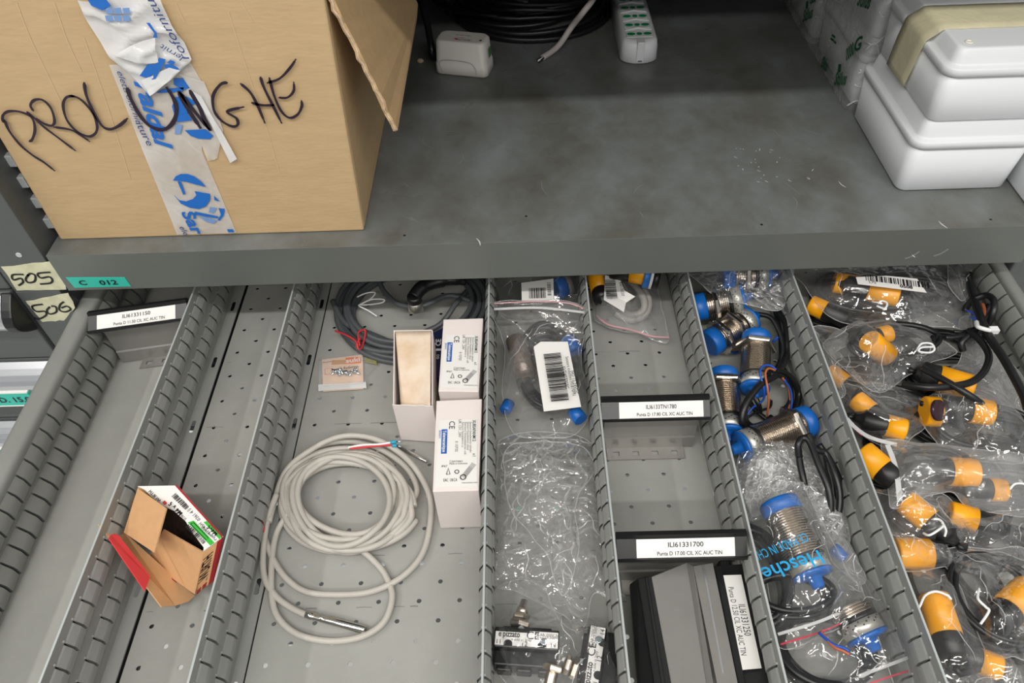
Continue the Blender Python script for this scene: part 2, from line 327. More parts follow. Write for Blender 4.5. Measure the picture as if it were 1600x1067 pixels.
# neighbouring cabinet and lower drawers
nb = thing('left_drawer_cabinet', 'dark grey drawer cabinet with silver handle bars at the left edge', 'cabinet', (-0.75, 0.7, -0.9))
MB().box((-1.0, YF + .02, -0.9), (-0.5235, 1.2, 0.103)).box((-1.0, YF + .001, .1035), (-0.5245, 1.2, 1.0)).build('body', M_dark, nb, bevel=0.0015)
def drawer_front(par, x0, x1, zt, zb, lab, capx=None, txt=None, seed=0):
    f = MB().box((x0, YF - 0.002, zb), (x1, YF + 0.018, zt - 0.001)).build('drawer_front', M_dark, par, bevel=0.002)
    hz = zt - 0.002; xe = capx or x1 - 0.004
    n = 10; prof = [(0.0, 0.0)] + [(-0.020 * math.sin(PI * i / n) - 0.002, -0.05 * i / n) for i in range(n + 1)] + [(0.0, -0.05)]
    vs = []; hb = MB()
    for x in (x0 + .002, xe): vs += [Vector((x, YF - .0025 + a, hz + b)) for a, b in prof]
    k = len(prof); hb.add(vs, [(i, i + 1, k + i + 1, k + i) for i in range(k - 1)] + [list(range(k))[::-1], [k + i for i in range(k)]], 0)
    hb.build('handle_bar', M_alu, f)
    if capx:
        cb = MB(); vs = []
        for x in (xe + .0002, xe + .012): vs += [Vector((x, YF - .0025 + a * 1.12, hz + b * 1.08 + .002)) for a, b in prof]
        cb.add(vs, [(i, i + 1, k + i + 1, k + i) for i in range(k - 1)] + [list(range(k))[::-1], [k + i for i in range(k)]], 0).build('end_cap', M_black, f, bevel=.002)
    if lab:
        l = MB(); l.box((lab[0], YF - 0.027, hz - 0.050), (lab[1], YF - 0.0225, hz - 0.028), 0)
        l.box((lab[0], YF - 0.0275, hz - 0.0515), (lab[1], YF - 0.022, hz - 0.0500), 1).box((lab[0], YF - 0.0275, hz - 0.0280), (lab[1], YF - 0.022, hz - 0.0265), 1)
        l.text(txt, (lab[1] - 0.002, YF - 0.0272, hz - 0.040), XX, UP, 0.0125, 2, align='RIGHT', bold=.02, lift=.0002); l.build('label_holder', [M_teal, M_paper, M_ink], f)
drawer_front(nb, -0.96, -0.526, 0.102, 0.000, None, -0.5345)
drawer_front(nb, -0.96, -0.526, -0.0015, -0.110, (-0.80, -0.566), None, 'D. 15.0')
drawer_front(nb, -0.96, -0.526, -0.112, -0.22, (-0.80, -0.60), None, 'AR')
drawer_front(nb, -0.96, -0.526, -0.222, -0.40, (-0.80, -0.60), None, 'AR')
drawer_front(nb, -0.96, -0.526, -0.402, -0.70, None, None)
lc = thing('lower_drawer_cabinet', 'closed lower drawers seen only through the holes of the open drawer floor', 'cabinet', (0.015, 0.75, -0.9))
MB().box((-0.469, YF + .0195, -0.9), (0.499, 1.29, -0.04)).build('body', M_dark, lc)
for zt, zb in ((-0.045, -0.14), (-0.142, -0.27), (-0.272, -0.47), (-0.472, -0.8)): drawer_front(lc, -0.46, 0.49, zt, zb, (-0.15, 0.05), None, 'C')

# ================================================================ THE OPEN DRAWER
DR = thing('drawer_unit', 'open grey steel drawer with perforated floor and slotted side walls', 'drawer', (0.015, 0.45, -0.003))
Y0, Y1 = 0.02, 0.95
PX, PYY, HX, HY = 0.01733, 0.0170, 0.0933, 0.5148
def perforated(mb, x0, x1, y0, y1, z, holes=True, r=0.0021, thick=0.0012, skip=None):
    """steel sheet with real round holes on the staggered grid; slots are oblong holes"""
    i0 = math.ceil((x0 - HX + PX / 2) / PX); i1 = math.floor((x1 - HX - PX / 2) / PX); j0 = math.ceil((y0 - HY + PYY / 2) / PYY); j1 = math.floor((y1 - HY - PYY / 2) / PYY)
    xs = [HX + (i - .5) * PX for i in range(i0, i1 + 2)]; ys = [HY + (j - .5) * PYY for j in range(j0, j1 + 2)]
    def quad(a, b, e, d): mb.add([(a, b, z), (e, b, z), (e, d, z), (a, d, z)], [(0, 1, 2, 3)])
    if not holes or i1 < i0: quad(x0, y0, x1, y1); return
    quad(x0, y0, xs[0], y1); quad(xs[-1], y0, x1, y1); quad(xs[0], y0, xs[-1], ys[0]); quad(xs[0], ys[-1], xs[-1], y1)
    for ii in range(i0, i1 + 1):
        for jj in range(j0, j1 + 1):
            cx, cy = HX + ii * PX, HY + jj * PYY; a, b, e, d = cx - PX / 2, cy - PYY / 2, cx + PX / 2, cy + PYY / 2
            if (ii + jj) % 2 or (skip and skip(cx, cy)): quad(a, b, e, d); continue
            n = 16; ring = [(cx + r * math.cos(2 * PI * (k + .5) / n), cy + r * math.sin(2 * PI * (k + .5) / n)) for k in range(n)]
            sq = []
            for k in range(n):
                u, v = math.cos(2 * PI * (k + .5) / n), math.sin(2 * PI * (k + .5) / n); s_ = max(abs(u), abs(v)); sq.append((cx + u / s_ * PX / 2, cy + v / s_ * PYY / 2))
            vs = [(p[0], p[1], z) for p in ring] + [(p[0], p[1], z) for p in sq] + [(p[0], p[1], z - thick) for p in ring] + [(a, b, z), (e, b, z), (e, d, z), (a, d, z)]
            fs = [(k, n + k, n + (k + 1) % n, (k + 1) % n) for k in range(n)] + [(k, (k + 1) % n, 2 * n + (k + 1) % n, 2 * n + k) for k in range(n)]
            o_ = 3 * n; fs += [(o_ + 2, n + 2, n + 1), (o_ + 3, n + 6, n + 5), (o_, n + 10, n + 9), (o_ + 1, n + 14, n + 13)]
            mb.add(vs, fs)
def floor_panel(x0, x1, holes, z=0.0):
    mb = MB(); perforated(mb, x0, x1, Y0, Y1, z, holes)
    mb.add([(x0, Y0, z - .0012), (x1, Y0, z - .0012), (x1, Y0, z), (x0, Y0, z)], [(0, 1, 2, 3)])
    for (yy, ww) in ((0.302, 0.0012), (0.255, 0.0014), (0.534, 0.001), (0.447, 0.001)):    # black rubbed lines across the floor
        rr = random.Random(int(x0 * 1000) + int(yy * 100)); x = x0 + 0.004
        while holes and x < x1 - 0.01:
            l = rr.uniform(0.004, 0.03)
            if rr.random() < 0.5: mb.ribbon([(x, yy, z), (x + l / 2, yy + .0003, z), (min(x + l, x1), yy, z)], ww * rr.uniform(.3, 1), UP, 1, 0.00015)
            x += l + rr.uniform(0.002, 0.02)
    return mb.build('floor_panel', [M_floorp, mat('rubbed_black', c(120, 123, 119), .6)], DR)
DX = [-0.3497, -0.2435, -0.0368, 0.0648, 0.1718, 0.2795]
floor_panel(-0.459, DX[0], False, 0.0); floor_panel(-0.3345, DX[1] - .001, True); floor_panel(-0.2325, DX[2] - .001, True, 0.0)
floor_panel(DX[2] + .001, DX[3] - .001, True); floor_panel(DX[3] + .001, DX[4] - .001, True); floor_panel(DX[4] + .001, DX[5] - .001, True); floor_panel(DX[5] + .001, 0.490, True)
MB().box((-0.347, Y0, -0.012), (-0.327, Y1, -0.008)).box((-0.241, Y0, -0.012), (-0.226, Y1, -0.008)).build('gap_shade_strip', M_black, DR)  # black strips added under the floor gaps so the seams look dark
def louver_row(mb, X, sgn, z0, z1, y0, y1, p=0.0049, pitch=0.01682, ln=0.0152, off=0.0, mi=0, big=False):
    """raised flaps of a slotted wall: smooth bumps, the shade of each slit painted as a dark face"""
    k = 0; y = y0 + off
    while y + ln < y1:
        prof = [(0.0, 0.0), (0.85, 0.03), (1.0, 0.12), (1.0, 0.42), (0.93, 0.56), (0.30, 0.93), (0.0, 1.0)]
        zc = [(X + sgn * p * a, z0 + (z1 - z0) * b) for a, b in prof]; n = len(zc)
        lift = 0.86
        vs = [(x, y, z) for x, z in zc] + [(X + (x - X) * lift, y + ln, z) for x, z in zc]
        fs = [(i, i + 1, n + i + 1, n + i) if sgn < 0 else (i, n + i, n + i + 1, i + 1) for i in range(n - 1)]
        mb.add(vs, fs, mi, big); (mb.add(vs[:n], [list(range(n)) if sgn > 0 else list(range(n))[::-1]], 2) if big else None)  # big flaps: near end painted dark like the shade inside an opening
        mb.add(vs[n:], [list(range(n)) if sgn < 0 else list(range(n))[::-1]], mi)
        if not big: mb.add([(X + sgn * .00012, y + ln, z0), (X + sgn * .00012, y + pitch, z0), (X + sgn * .00012, y + pitch, z1), (X + sgn * .00012, y + ln, z1)], [(0, 1, 2, 3)], 2)  # flat black strip stands in for the shaded slot opening
        y += pitch
# side walls
def side_wall(sgn, xo, xi, xf, name):
    mb = MB(); rim = 0.072
    pr = [(xo, 0.0), (xo, rim - .004), (xo - sgn * .0015, rim - .001), (xo - sgn * .005, rim), (xi + sgn * .004, rim), (xi + sgn * .001, rim - .0015), (xi, rim - .005), (xi + sgn * .001, rim - .012), (xf, rim - 0.018), (xf, 0.012), (xf - sgn * .001, .006), (xf - sgn * .004, .001), (xf - sgn * .0045, 0.0001)]
    n = len(pr); vs = [(x, Y0, z) for x, z in pr] + [(x, Y1, z) for x, z in pr]
    mb.add(vs, [(i, i + 1, n + i + 1, n + i) if sgn > 0 else (i, n + i, n + i + 1, i + 1) for i in range(n - 1)], 0, True)
    mb.add(vs[:n], [list(range(n))], 0)
    louver_row(mb, xf + sgn * .0005, -sgn, 0.041, 0.066, Y0, Y1 - .01, 0.0075, mi=0, ln=.0152, big=True); louver_row(mb, xf + sgn * .0002, -sgn, 0.006, 0.031, Y0, Y1 - .01, 0.0085, mi=0, ln=.0150, big=True)
    return mb.build(name, [M_side, M_edge, M_dark], DR)
MB().box((-.475, 0.0, -.002), (.508, .018, .088)).build('front_panel', M_side, DR, bevel=.003)
side_wall(-1, -0.475, -0.4545, -0.4575, 'side_wall'); side_wall(1, 0.508, 0.4955, 0.4935, 'side_wall')
# dividers: slotted upright sheets standing along the drawer
def divider(i, sides, flange=None):
    X = DX[i]; t = 0.0007; which = ['leftmost long divider of the open drawer, right of the empty bay', 'second from the left, left of the grey cable coil', 'third long divider from the left, right of the white printed cartons',
        'fourth long divider from the left, left of the label rails', 'fifth long divider from the left, left of the blue capped sensors', 'rightmost long divider, between blue capped and yellow sensors'][i]
    th = thing('slotted_divider', 'grey steel slotted divider, ' + which, 'divider', (X, 0.48, 0), 'slotted dividers')
    mb = MB(); mb.box((X - t, Y0, 0.0003), (X + t, Y1, 0.078))
    mb.box((X - t - .0001, Y0, 0.0775), (X + t + .0001, Y1, 0.0782), 1)
    for sg in sides:
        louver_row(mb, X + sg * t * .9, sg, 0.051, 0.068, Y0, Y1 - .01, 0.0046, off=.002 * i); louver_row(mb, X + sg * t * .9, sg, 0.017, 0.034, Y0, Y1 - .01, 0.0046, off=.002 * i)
        y = Y0 + .002 * i                                            # bright punched nicks at every flap
        while y < Y1 - .02:
            for zz in (0.0360, 0.0155, 0.0495, 0.0705): mb.box((min(X + sg * t, X + sg * (t + .0012)), y - .0007, zz - .0005), (max(X + sg * t, X + sg * (t + .0012)), y + .0007, zz + .0005), 1)
            y += 0.01682
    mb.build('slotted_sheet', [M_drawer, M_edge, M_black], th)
    if flange:
        fb = MB(); a, b = (X + t, X + flange) if flange > 0 else (X + flange, X - t); xs0 = X + flange * 0.46; y = 0.0595; z = 0.0016
        ys = []; yy = 0.1025
        while yy < Y1: ys.append(yy); yy += 0.0862
        prev = Y0; sw, sl = 0.0020, 0.0075
        for yc in ys:                                               # oblong holes in the foot flange
            fb.add([(a, prev, z), (b, prev, z), (b, yc - .012, z), (a, yc - .012, z)], [(0, 1, 2, 3)])
            n = 20; ring = []
            for k in range(n):
                an = 2 * PI * (k + .5) / n; u, v = math.cos(an), math.sin(an); ring.append((xs0 + sw * u, yc + sw * v + (sl - sw) * (1 if v > 0 else -1), z))
            sq = []
            for k in range(n):
                an = 2 * PI * (k + .5) / n; u, v = math.cos(an), math.sin(an); s_ = max(abs(u), abs(v)); uu, vv = u / s_, v / s_
                sq.append((xs0 + (b - xs0) * uu if uu > 0 else xs0 + (xs0 - a) * uu, yc + .012 * vv, z))
            cor = [(b, yc + .012, z), (a, yc + .012, z), (a, yc - .012, z), (b, yc - .012, z)]
            fs = [(k, n + k, n + (k + 1) % n, (k + 1) % n) for k in range(n)]
            fb.add(ring + sq + cor, fs); o_ = 2 * n
            q = fb.v[-(2 * n + 4):]
            def near(pt, rng): return [n + k for k in rng]
            fb.f.append([len(fb.v) - 4, len(fb.v) - 4 - n + 3 - 1 + 0, len(fb.v) - 4 - n + 2]) if False else None
            base = len(fb.v) - 4 - n
            for ci, k in ((0, 2), (1, 7), (2, 12), (3, 17)): fb.f.append([base + n + ci, base + (k + 0) % n + 0, base + (k - 1 + 1) % n]) if False else None
            for ci, cpt in enumerate(cor):
                # corner triangle between the two square points next to the corner
                ks = sorted(range(n), key=lambda k: (sq[k][0] - cpt[0]) ** 2 + (sq[k][1] - cpt[1]) ** 2)[:1]
                k = ks[0]; kk = (k + 1) % n if abs(sq[(k + 1) % n][0] - cpt[0]) < 1e-7 or abs(sq[(k + 1) % n][1] - cpt[1]) < 1e-7 else (k - 1) % n
                fb.f.append([base + n + ci, base + k, base + kk]); fb.m.append(0); fb.s.append(False)
            prev = yc + .012
        fb.add([(a, prev, z), (b, prev, z), (b, Y1, z), (a, Y1, z)], [(0, 1, 2, 3)])
        fb.add([(b, Y0, 0.0001), (b, Y1, 0.0001), (b, Y1, z), (b, Y0, z)] if flange > 0 else [(a, Y0, 0), (a, Y1, 0), (a, Y1, z), (a, Y0, z)], [(0, 1, 2, 3)])
        fb.build('foot_flange', M_drawer, th)
    return th
divider(0, (1,), 0.0125); divider(1, (1,), 0.0100); divider(2, (-1, 1)); divider(3, (-1,)); divider(4, (-1,)); divider(5, (-1,))
# labelled cross partitions
M_rail = mat('black_label_rail', c(30, 30, 31), 0.32)
def partition(x0, x1, yt, txt1, txt2, label, ztop=0.076, tilt=0.0, yl=None, xl0=None, xl1=None, bot=None, lean=(0.004), foot=(0.1, 0.85)):
    """bent sheet crossing a bay, with a black rail and a paper label clipped along its top"""
    yl = yt if yl is None else yl; th = thing('bay_partition', label, 'partition', ((x0 + x1) / 2, yt, 0), 'labelled bay partitions')
    A = lambda x, k: Vector((x, yl + (yt - yl) * (x - x0) / (x1 - x0) + k[0], k[1]))
    B0, B1 = x0 + .006, x1 - .006
    pl = MB(); yb = -0.004
    for k0, k1 in (((0.0, ztop - .004), (0.0, 0.019)), ((0, .019), (-.0012, .0175)), ((-.0012, .0175), (-.0012, 0.0015))):
        pl.add([A(B0, k0), A(B1, k0), A(B1, k1), A(B0, k1), A(B0, (k0[0] + .001, k0[1])), A(B1, (k0[0] + .001, k0[1])), A(B1, (k1[0] + .001, k1[1])), A(B0, (k1[0] + .001, k1[1]))], [(3, 2, 1, 0), (4, 5, 6, 7), (0, 1, 5, 4), (2, 3, 7, 6)])
    pl.build('bent_sheet', M_alu2, th)
    f0, f1 = x0 + (x1 - x0) * foot[0], x0 + (x1 - x0) * foot[1]
    ft = MB(); z = .0016
    segs = 4; wseg = (f1 - f0) / segs; fw = 0.0145
    for q in range(segs):   # foot tab pierced with square holes
        a, b = f0 + q * wseg, f0 + (q + 1) * wseg; m0, m1 = (a + b) / 2 - .003, (a + b) / 2 + .003
        for (xa, xb, ya, yb_) in ((a, m0, -fw, 0), (m1, b, -fw, 0), (m0, m1, -fw, -fw + .0045), (m0, m1, -.0055, 0)):
            ft.add([A(xa, (ya, z)), A(xb, (ya, z)), A(xb, (yb_, z)), A(xa, (yb_, z))], [(0, 1, 2, 3)])
    ft.build('foot_tab', M_alu2, th, solid=.001)
    # rail: tilted face looking up and forward
    top = ztop + .002; D = 0.0165; hgt = 0.0125
    rl = MB(); pr = [(0.005, top), (0.0065, top - .004), (0.002, top - .006), (0.002, top - .016), (-.0125, top - hgt - .004), (-.0145, top - hgt - .001), (-.0135, top - hgt + .0015), (-.0118, top - hgt), (0.0, top - .003), (0.001, top + .001)]
    n = len(pr); vs = [A(x0 + .001, q) for q in pr] + [A(x1 - .001, q) for q in pr]
    rl.add(vs, [(i, (i + 1) % n, n + (i + 1) % n, n + i) for i in range(n)] + [list(range(n))[::-1], [n + i for i in range(n)]], 0)
    rl.build('label_rail', M_rail, th)
    la = MB(); p = lambda x, q: A(x, (-.0118 + .0118 * q, top - hgt + (hgt - .003) * q))
    xa, xb = (x0 + (x1 - x0) * (xl0 or 0.15)), (x0 + (x1 - x0) * (xl1 or 0.92)); Nn = (p(xb, 0) - p(xa, 0)).cross(p(xa, 1) - p(xa, 0)).normalized()
    la.sheet([p(xa, .02) + Nn * .0003, p(xb, .02) + Nn * .0003, p(xb, .98) + Nn * .0003, p(xa, .98) + Nn * .0003], Nn, 0.0003, 0)
    Ux = p(xb, 0) - p(xa, 0); Vx = p(xa, 1) - p(xa, 0); mid = (xa + xb) / 2
    la.text(txt1, p(mid, .66) + Nn * .0006, Ux, Vx, 0.0054, 1, bold=.012, width=(xb - xa) * .36, lift=.0002); la.text(txt2, p(mid + .003, .22) + Nn * .0006, Ux, Vx, 0.0043, 1, bold=.01, width=(xb - xa) * .66, lift=.0002)
    la.build('paper_label', [M_paper, M_ink], th)
    return th
partition(DX[3] + .001, DX[4] - .006, 0.409, 'ILI6133TN1780', 'Punta D 17.80 CIL XC AUC TIN', 'bay partition with black rail labelled ILI6133TN1780, farther one beside the blue capped sensors', xl0=.17, xl1=.93)
partition(DX[3] + .001, DX[4] - .002, 0.2745, 'ILI61331700', 'Punta D 17.00 CIL XC AUC TIN', 'bay partition with black rail labelled ILI61331700, in front of the loose partitions', xl0=.16, xl1=.90)
partition(-0.4535, -0.353, 0.5535, 'ILI61331150', 'Punta D 11.50 CIL XC AUC TIN', 'bay partition with black rail labelled ILI61331150, at the far end of the empty left bay', yl=0.5375, xl0=.1, xl1=.88, foot=(.28, .95))
# ================================================================ ON THE SHELF
# ---- cardboard carton with handwriting, tape and a hanging flap
YB = 0.574
bx0, bx1, bz1, byb = -0.460, -0.1567, 0.42, 0.80
CT = thing('cardboard_carton', 'open brown cardboard carton marked PROLUNGHE with white and blue printed tape', 'carton', (-0.31, 0.68, ZS))
def z1(L): return [(x / 3.138, y / 3.138) for x, y in L]
body = MB(); t = 0.004
tl = lambda z: bx0 - 0.0 + (0.0 if z < .2 else 0)
def wall(a, b, n_):   # board wall from plan point a to b
    body.hexa([Vector((a[0], a[1], ZS + .0005)), Vector((b[0], b[1], ZS + .0005)), Vector((b[0] + n_[0] * t, b[1] + n_[1] * t, ZS + .0005)), Vector((a[0] + n_[0] * t, a[1] + n_[1] * t, ZS + .0005))] +
              [Vector((a[0] + lx(a), a[1], bz1)), Vector((b[0] + lx(b), b[1], bz1)), Vector((b[0] + lx(b) + n_[0] * t, b[1] + n_[1] * t, bz1)), Vector((a[0] + lx(a) + n_[0] * t, a[1] + n_[1] * t, bz1))], 0)
lx = lambda p: 0.013 if p[0] > -0.3 else 0.006
wall((bx0, YB), (bx1, YB), (0, 1)); wall((bx1, YB + t), (bx1, byb - t), (-1, 0)); wall((bx1, byb), (bx0, byb), (0, -1)); wall((bx0, byb - t), (bx0, YB + t), (1, 0))
body.box((bx0 + .005, YB + .005, ZS + .0006), (bx1 - .005, byb - .005, ZS + .004))
yb_ = YB - .0001
# crushed creases in the front face (faint raised lines)
for q in ([(80, 10), (150, 190), (260, 420), (300, 500)], [(265, 10), (330, 200), (400, 350)], [(860, 10), (905, 110)], [(1120, 60), (1210, 340), (1310, 640), (1370, 850)], [(410, 180), (520, 500), (640, 880)], [(1180, 10), (1240, 110)]):
    body.ribbon(spline([atY(x, y, yb_) for x, y in z1(q)], 6), .0008, -YY, 1, .0002)
body.build('carton_body', [M_board, mat('board_crease', c(206, 180, 141), .8)], CT, bevel=.0018)
hw = MB(); W = .0022
for q, k in (([(15, 600), (15, 565), (45, 545), (100, 548), (155, 575), (172, 630), (160, 680), (143, 695)], 1), ([(22, 585), (45, 640), (100, 710), (160, 760), (215, 795), (270, 838)], 1.1),
    ([(165, 545), (150, 515), (170, 490), (210, 490), (250, 530), (268, 590), (255, 615), (215, 605), (178, 578)], 1), ([(130, 545), (165, 575), (220, 625), (300, 685), (372, 740)], 1), ([(262, 622), (345, 635), (400, 665), (442, 695)], 1),
    ([(365, 470), (325, 478), (310, 520), (330, 590), (380, 645), (440, 668), (475, 640), (468, 580), (430, 520), (385, 480), (340, 468)], 1),
    ([(413, 402), (425, 470), (465, 560), (505, 620), (545, 632), (590, 612), (627, 578)], 1.15),
    ([(625, 428), (640, 480), (690, 570), (740, 620), (800, 635), (845, 605), (865, 550), (855, 490), (815, 425)], 1.5),
    ([(875, 445), (920, 530), (985, 630)], 1.8), ([(930, 440), (975, 520), (1010, 600), (1035, 640)], 1.7), ([(880, 450), (950, 540), (1030, 640)], 1.5),
    ([(1117, 403), (1080, 415), (1045, 470), (1050, 540), (1085, 590), (1135, 618), (1165, 612), (1160, 580), (1115, 546), (1198, 523)], 1.1),
    ([(1178, 408), (1225, 450), (1260, 510), (1300, 605)], 1.1), ([(1277, 375), (1295, 430), (1340, 520), (1382, 605)], 1.1), ([(1232, 503), (1285, 515), (1345, 515)], 1.1),
    ([(1320, 378), (1345, 470), (1380, 545), (1420, 577), (1460, 560), (1480, 520), (1478, 490)], 1), ([(1308, 407), (1370, 385), (1420, 335), (1452, 288)], .9), ([(1365, 478), (1410, 477), (1440, 445), (1440, 400)], .9)):
    p = spline([atY(x, y, YB - .0026) for x, y in z1(q)], 8); n = len(p)
    hw.ribbon(p, [W * 1.15 * k * (0.9 + 0.1 * math.sin(i * 0.5)) * (1 if 1 < i < n - 3 else .6) for i in range(n)], -YY, 0, .0002)
M_marker = mat('black_marker', c(40, 26, 42), .55)
hw.build('handwriting', M_marker, CT)
# tape strips: wrinkled grids lying on the front face
M_tape = film('printed_parcel_tape', haze=.58, gloss=.9, rough=.14, hazecol=c(238, 234, 228), bump=.9, bscale=45, fres=1.5, hvar=.12)
M_tape2 = film('folded_parcel_tape', haze=.86, gloss=.8, rough=.2, hazecol=c(232, 231, 230), bump=1, bscale=50, hvar=.1)
M_tblue = mat('blue_tape_print', c(30, 108, 196), .4); M_tblue2 = mat('pale_blue_tape_print', c(120, 155, 205), .4); M_tnavy = mat('navy_tape_lettering', c(50, 70, 130), .5)
def tape_sheet(mb, L, R, y, mi, amp=.0008, n=26, m=8, seed=0):
    """grid between a left and a right pixel polyline on the plane Y = y"""
    Lp = [atY(a, b, y) for a, b in L]; Rp = [atY(a, b, y) for a, b in R]
    def along(P, t):
        k = t * (len(P) - 1); i = min(int(k), len(P) - 2); return P[i].lerp(P[i + 1], k - i)
    vs = []
    for i in range(n + 1):
        for j in range(m + 1):
            p = along(Lp, i / n).lerp(along(Rp, i / n), j / m)
            q = 1 - abs(noise.noise(p * 45 + Vector((seed, 0, 0)))) * 2.2; p.y -= amp * max(0, q) ** 2 * (1 if 0 < j < m else .3); vs.append(p)
    mb.add(vs, [(i * (m + 1) + j, (i + 1) * (m + 1) + j, (i + 1) * (m + 1) + j + 1, i * (m + 1) + j + 1) for i in range(n) for j in range(m)], mi, True)
tp = MB()
tape_sheet(tp, z1([(535, 318), (600, 480), (700, 740), (835, 1067), (868, 1150)]), z1([(930, 300), (1000, 420), (990, 740), (1100, 1000), (1160, 1142)]), YB - .0006, 0, .0006)
tape_sheet(tp, z1([(380, 0), (430, 110), (540, 280), (650, 375), (735, 470)]), z1([(785, -10), (845, 130), (905, 210), (942, 295), (800, 420)]), YB - .0032, 1, .004, 30, 16, 3)
tape_sheet(tp, z1([(880, 360), (940, 500), (960, 640), (1020, 790)]), z1([(1000, 400), (1060, 540), (1095, 640), (1065, 775)]), YB - .0012, 0, .0012, seed=8)
tape_sheet(tp, z1([(940, 440), (1010, 560), (1060, 660), (1128, 798)]), z1([(985, 470), (1035, 560), (1090, 650), (1162, 778)]), YB - .0035, 1, .001, seed=5)
tape_sheet(tp, z1([(560, 270), (640, 225), (700, 200), (760, 185)]), z1([(690, 312), (730, 312), (760, 310), (776, 305)]), YB - .0085, 1, .003, seed=11)
tape_sheet(tp, z1([(690, 395), (720, 440), (735, 470)]), z1([(830, 330), (885, 345), (850, 380)]), YB - .0075, 1, .002, seed=12)
def ink(pts, mi, y=YB - .0052, sc=z1): tp.sheet([atY(a, b, y) for a, b in sc(pts)][::-1], -YY, .00015, mi)
yt = YB - .0020
z2 = lambda L: [(150 + x / 5.614, 180 + y / 5.614) for x, y in L]; z3 = lambda L: [(120 + x / 5.614, y / 5.614) for x, y in L]
arc = lambda cx, cy, r, a0, a1, n=14, sx=1: [(cx + sx * r * math.cos(a0 + (a1 - a0) * i / n), cy + r * math.sin(a0 + (a1 - a0) * i / n)) for i in range(n + 1)]
ink([(675, 572), (700, 535), (745, 515), (800, 515), (860, 535), (920, 580), (965, 628), (880, 608), (800, 585), (740, 575)], 2, yt, z2)
ink([(715, 580), (745, 582), (785, 690), (765, 697)], 2, yt, z2)
ink([(685, 700), (730, 745), (790, 755), (850, 735), (880, 700), (865, 665), (1000, 690), (1000, 745), (965, 800), (900, 822), (820, 810), (745, 775)], 2, yt, z2)
ink([(1035, 705), (1085, 755), (1040, 745)], 2, yt, z2); ink([(1000, 805), (1060, 812), (1030, 860), (990, 850)], 3, yt, z2)
ink([(1075, 815), (1128, 820), (1120, 880), (1085, 925), (1065, 920), (1095, 870)], 2, yt, z2); ink([(900, 885), (960, 930), (1030, 950), (1065, 925), (990, 900)], 3, yt, z2)
ink([(870, 845), (1075, 888), (1065, 905), (850, 868)], 2, yt, z2); ink([(1150, 1000), (1200, 1000), (1212, 1026), (1160, 1026)], 2, yt, z2)
ink([(780, 132), (960, 122), (1030, 180), (1000, 210), (900, 205), (830, 180)], 2, yt, z2)
ink([(715, 10), (800, -20), (845, 45), (710, 60)], 2, yt - .0004, z2); ink([(700, 75), (760, 85), (740, 165), (690, 165)], 3, yt, z2)
ink([(835, 930), (870, 850), (960, 845), (1040, 890), (1035, 915), (965, 930), (985, 1060), (870, 1060)], 2, yt, z3)
ink([(850, 690), (930, 685), (990, 770), (930, 790), (850, 740)], 2, yt, z3); ink([(690, 815), (760, 780), (940, 765), (930, 800), (740, 815)], 2, yt, z3)
ink([(550, 665), (620, 565), (720, 560), (640, 690)], 2, YB - .0075, z3); ink([(655, 700), (700, 560), (720, 505), (780, 520), (740, 600), (690, 690)], 2, YB - .0082, z3)
ink([(765, 565), (830, 560), (895, 600), (880, 640), (830, 680), (820, 620), (770, 590)], 2, YB - .0075, z3); ink([(790, 550), (820, 525), (865, 545), (850, 560)], 2, YB - .0075, z3)
ink([(75, -30), (240, -30), (300, 50), (225, 92), (130, 50)], 2, YB - .0075, z3)
for k in range(3):
    for j in range(2): ink([(245 + k * 78, 70 + j * 66), (310 + k * 75, 68 + j * 66), (325 + k * 72, 118 + j * 66), (262 + k * 75, 120 + j * 66)], 3, YB - .0075, z3)
ink([(610, 200), (640, 200), (700, 290), (708, 330), (670, 330), (680, 290)], 2, YB - .0075, z3)
def ttext(txt, a, b, sz, mi, y, sc, **k):
    A_, B_ = [atY(*q, y) for q in sc([a, b])]; U = (B_ - A_); V = Vector((0, -1, 0)).cross(U)
    tp.text(txt, (A_ + B_) / 2 - YY * .0002, U, V, sz, mi, width=U.length, lift=.0002, **k)
ttext('elettrofornit', (585, 345), (680, 600), .0075, 4, yt, z1, shear=.2); ttext('iture', (680, 600), (738, 712), .0095, 4, yt, z1)
ttext('raldal', (690, 385), (800, 715), .020, 2, yt, z1, shear=.25, bold=.03)
ttext('Sadalc', (905, 1030), (990, 1210), .020, 2, yt, z1, shear=.2, bold=.03) if False else None
ttext('Sar', (790, 840), (895, 1040), .017, 2, yt, z2, bold=.03); ttext('ele', (750, 975), (795, 1050), .0085, 4, yt, z2)
ttext('rofornitu', (915, 295), (735, 0), .0105, 4, YB - .0078, z1, shear=.2); ttext('lernit', (900, 290), (790, 225), .0075, 4, YB - .0079, z1, shear=.2)
tp.build('parcel_tape', [M_tape, M_tape2, M_tblue, M_tblue2, M_tnavy], CT, label='white parcel tape with blue print')
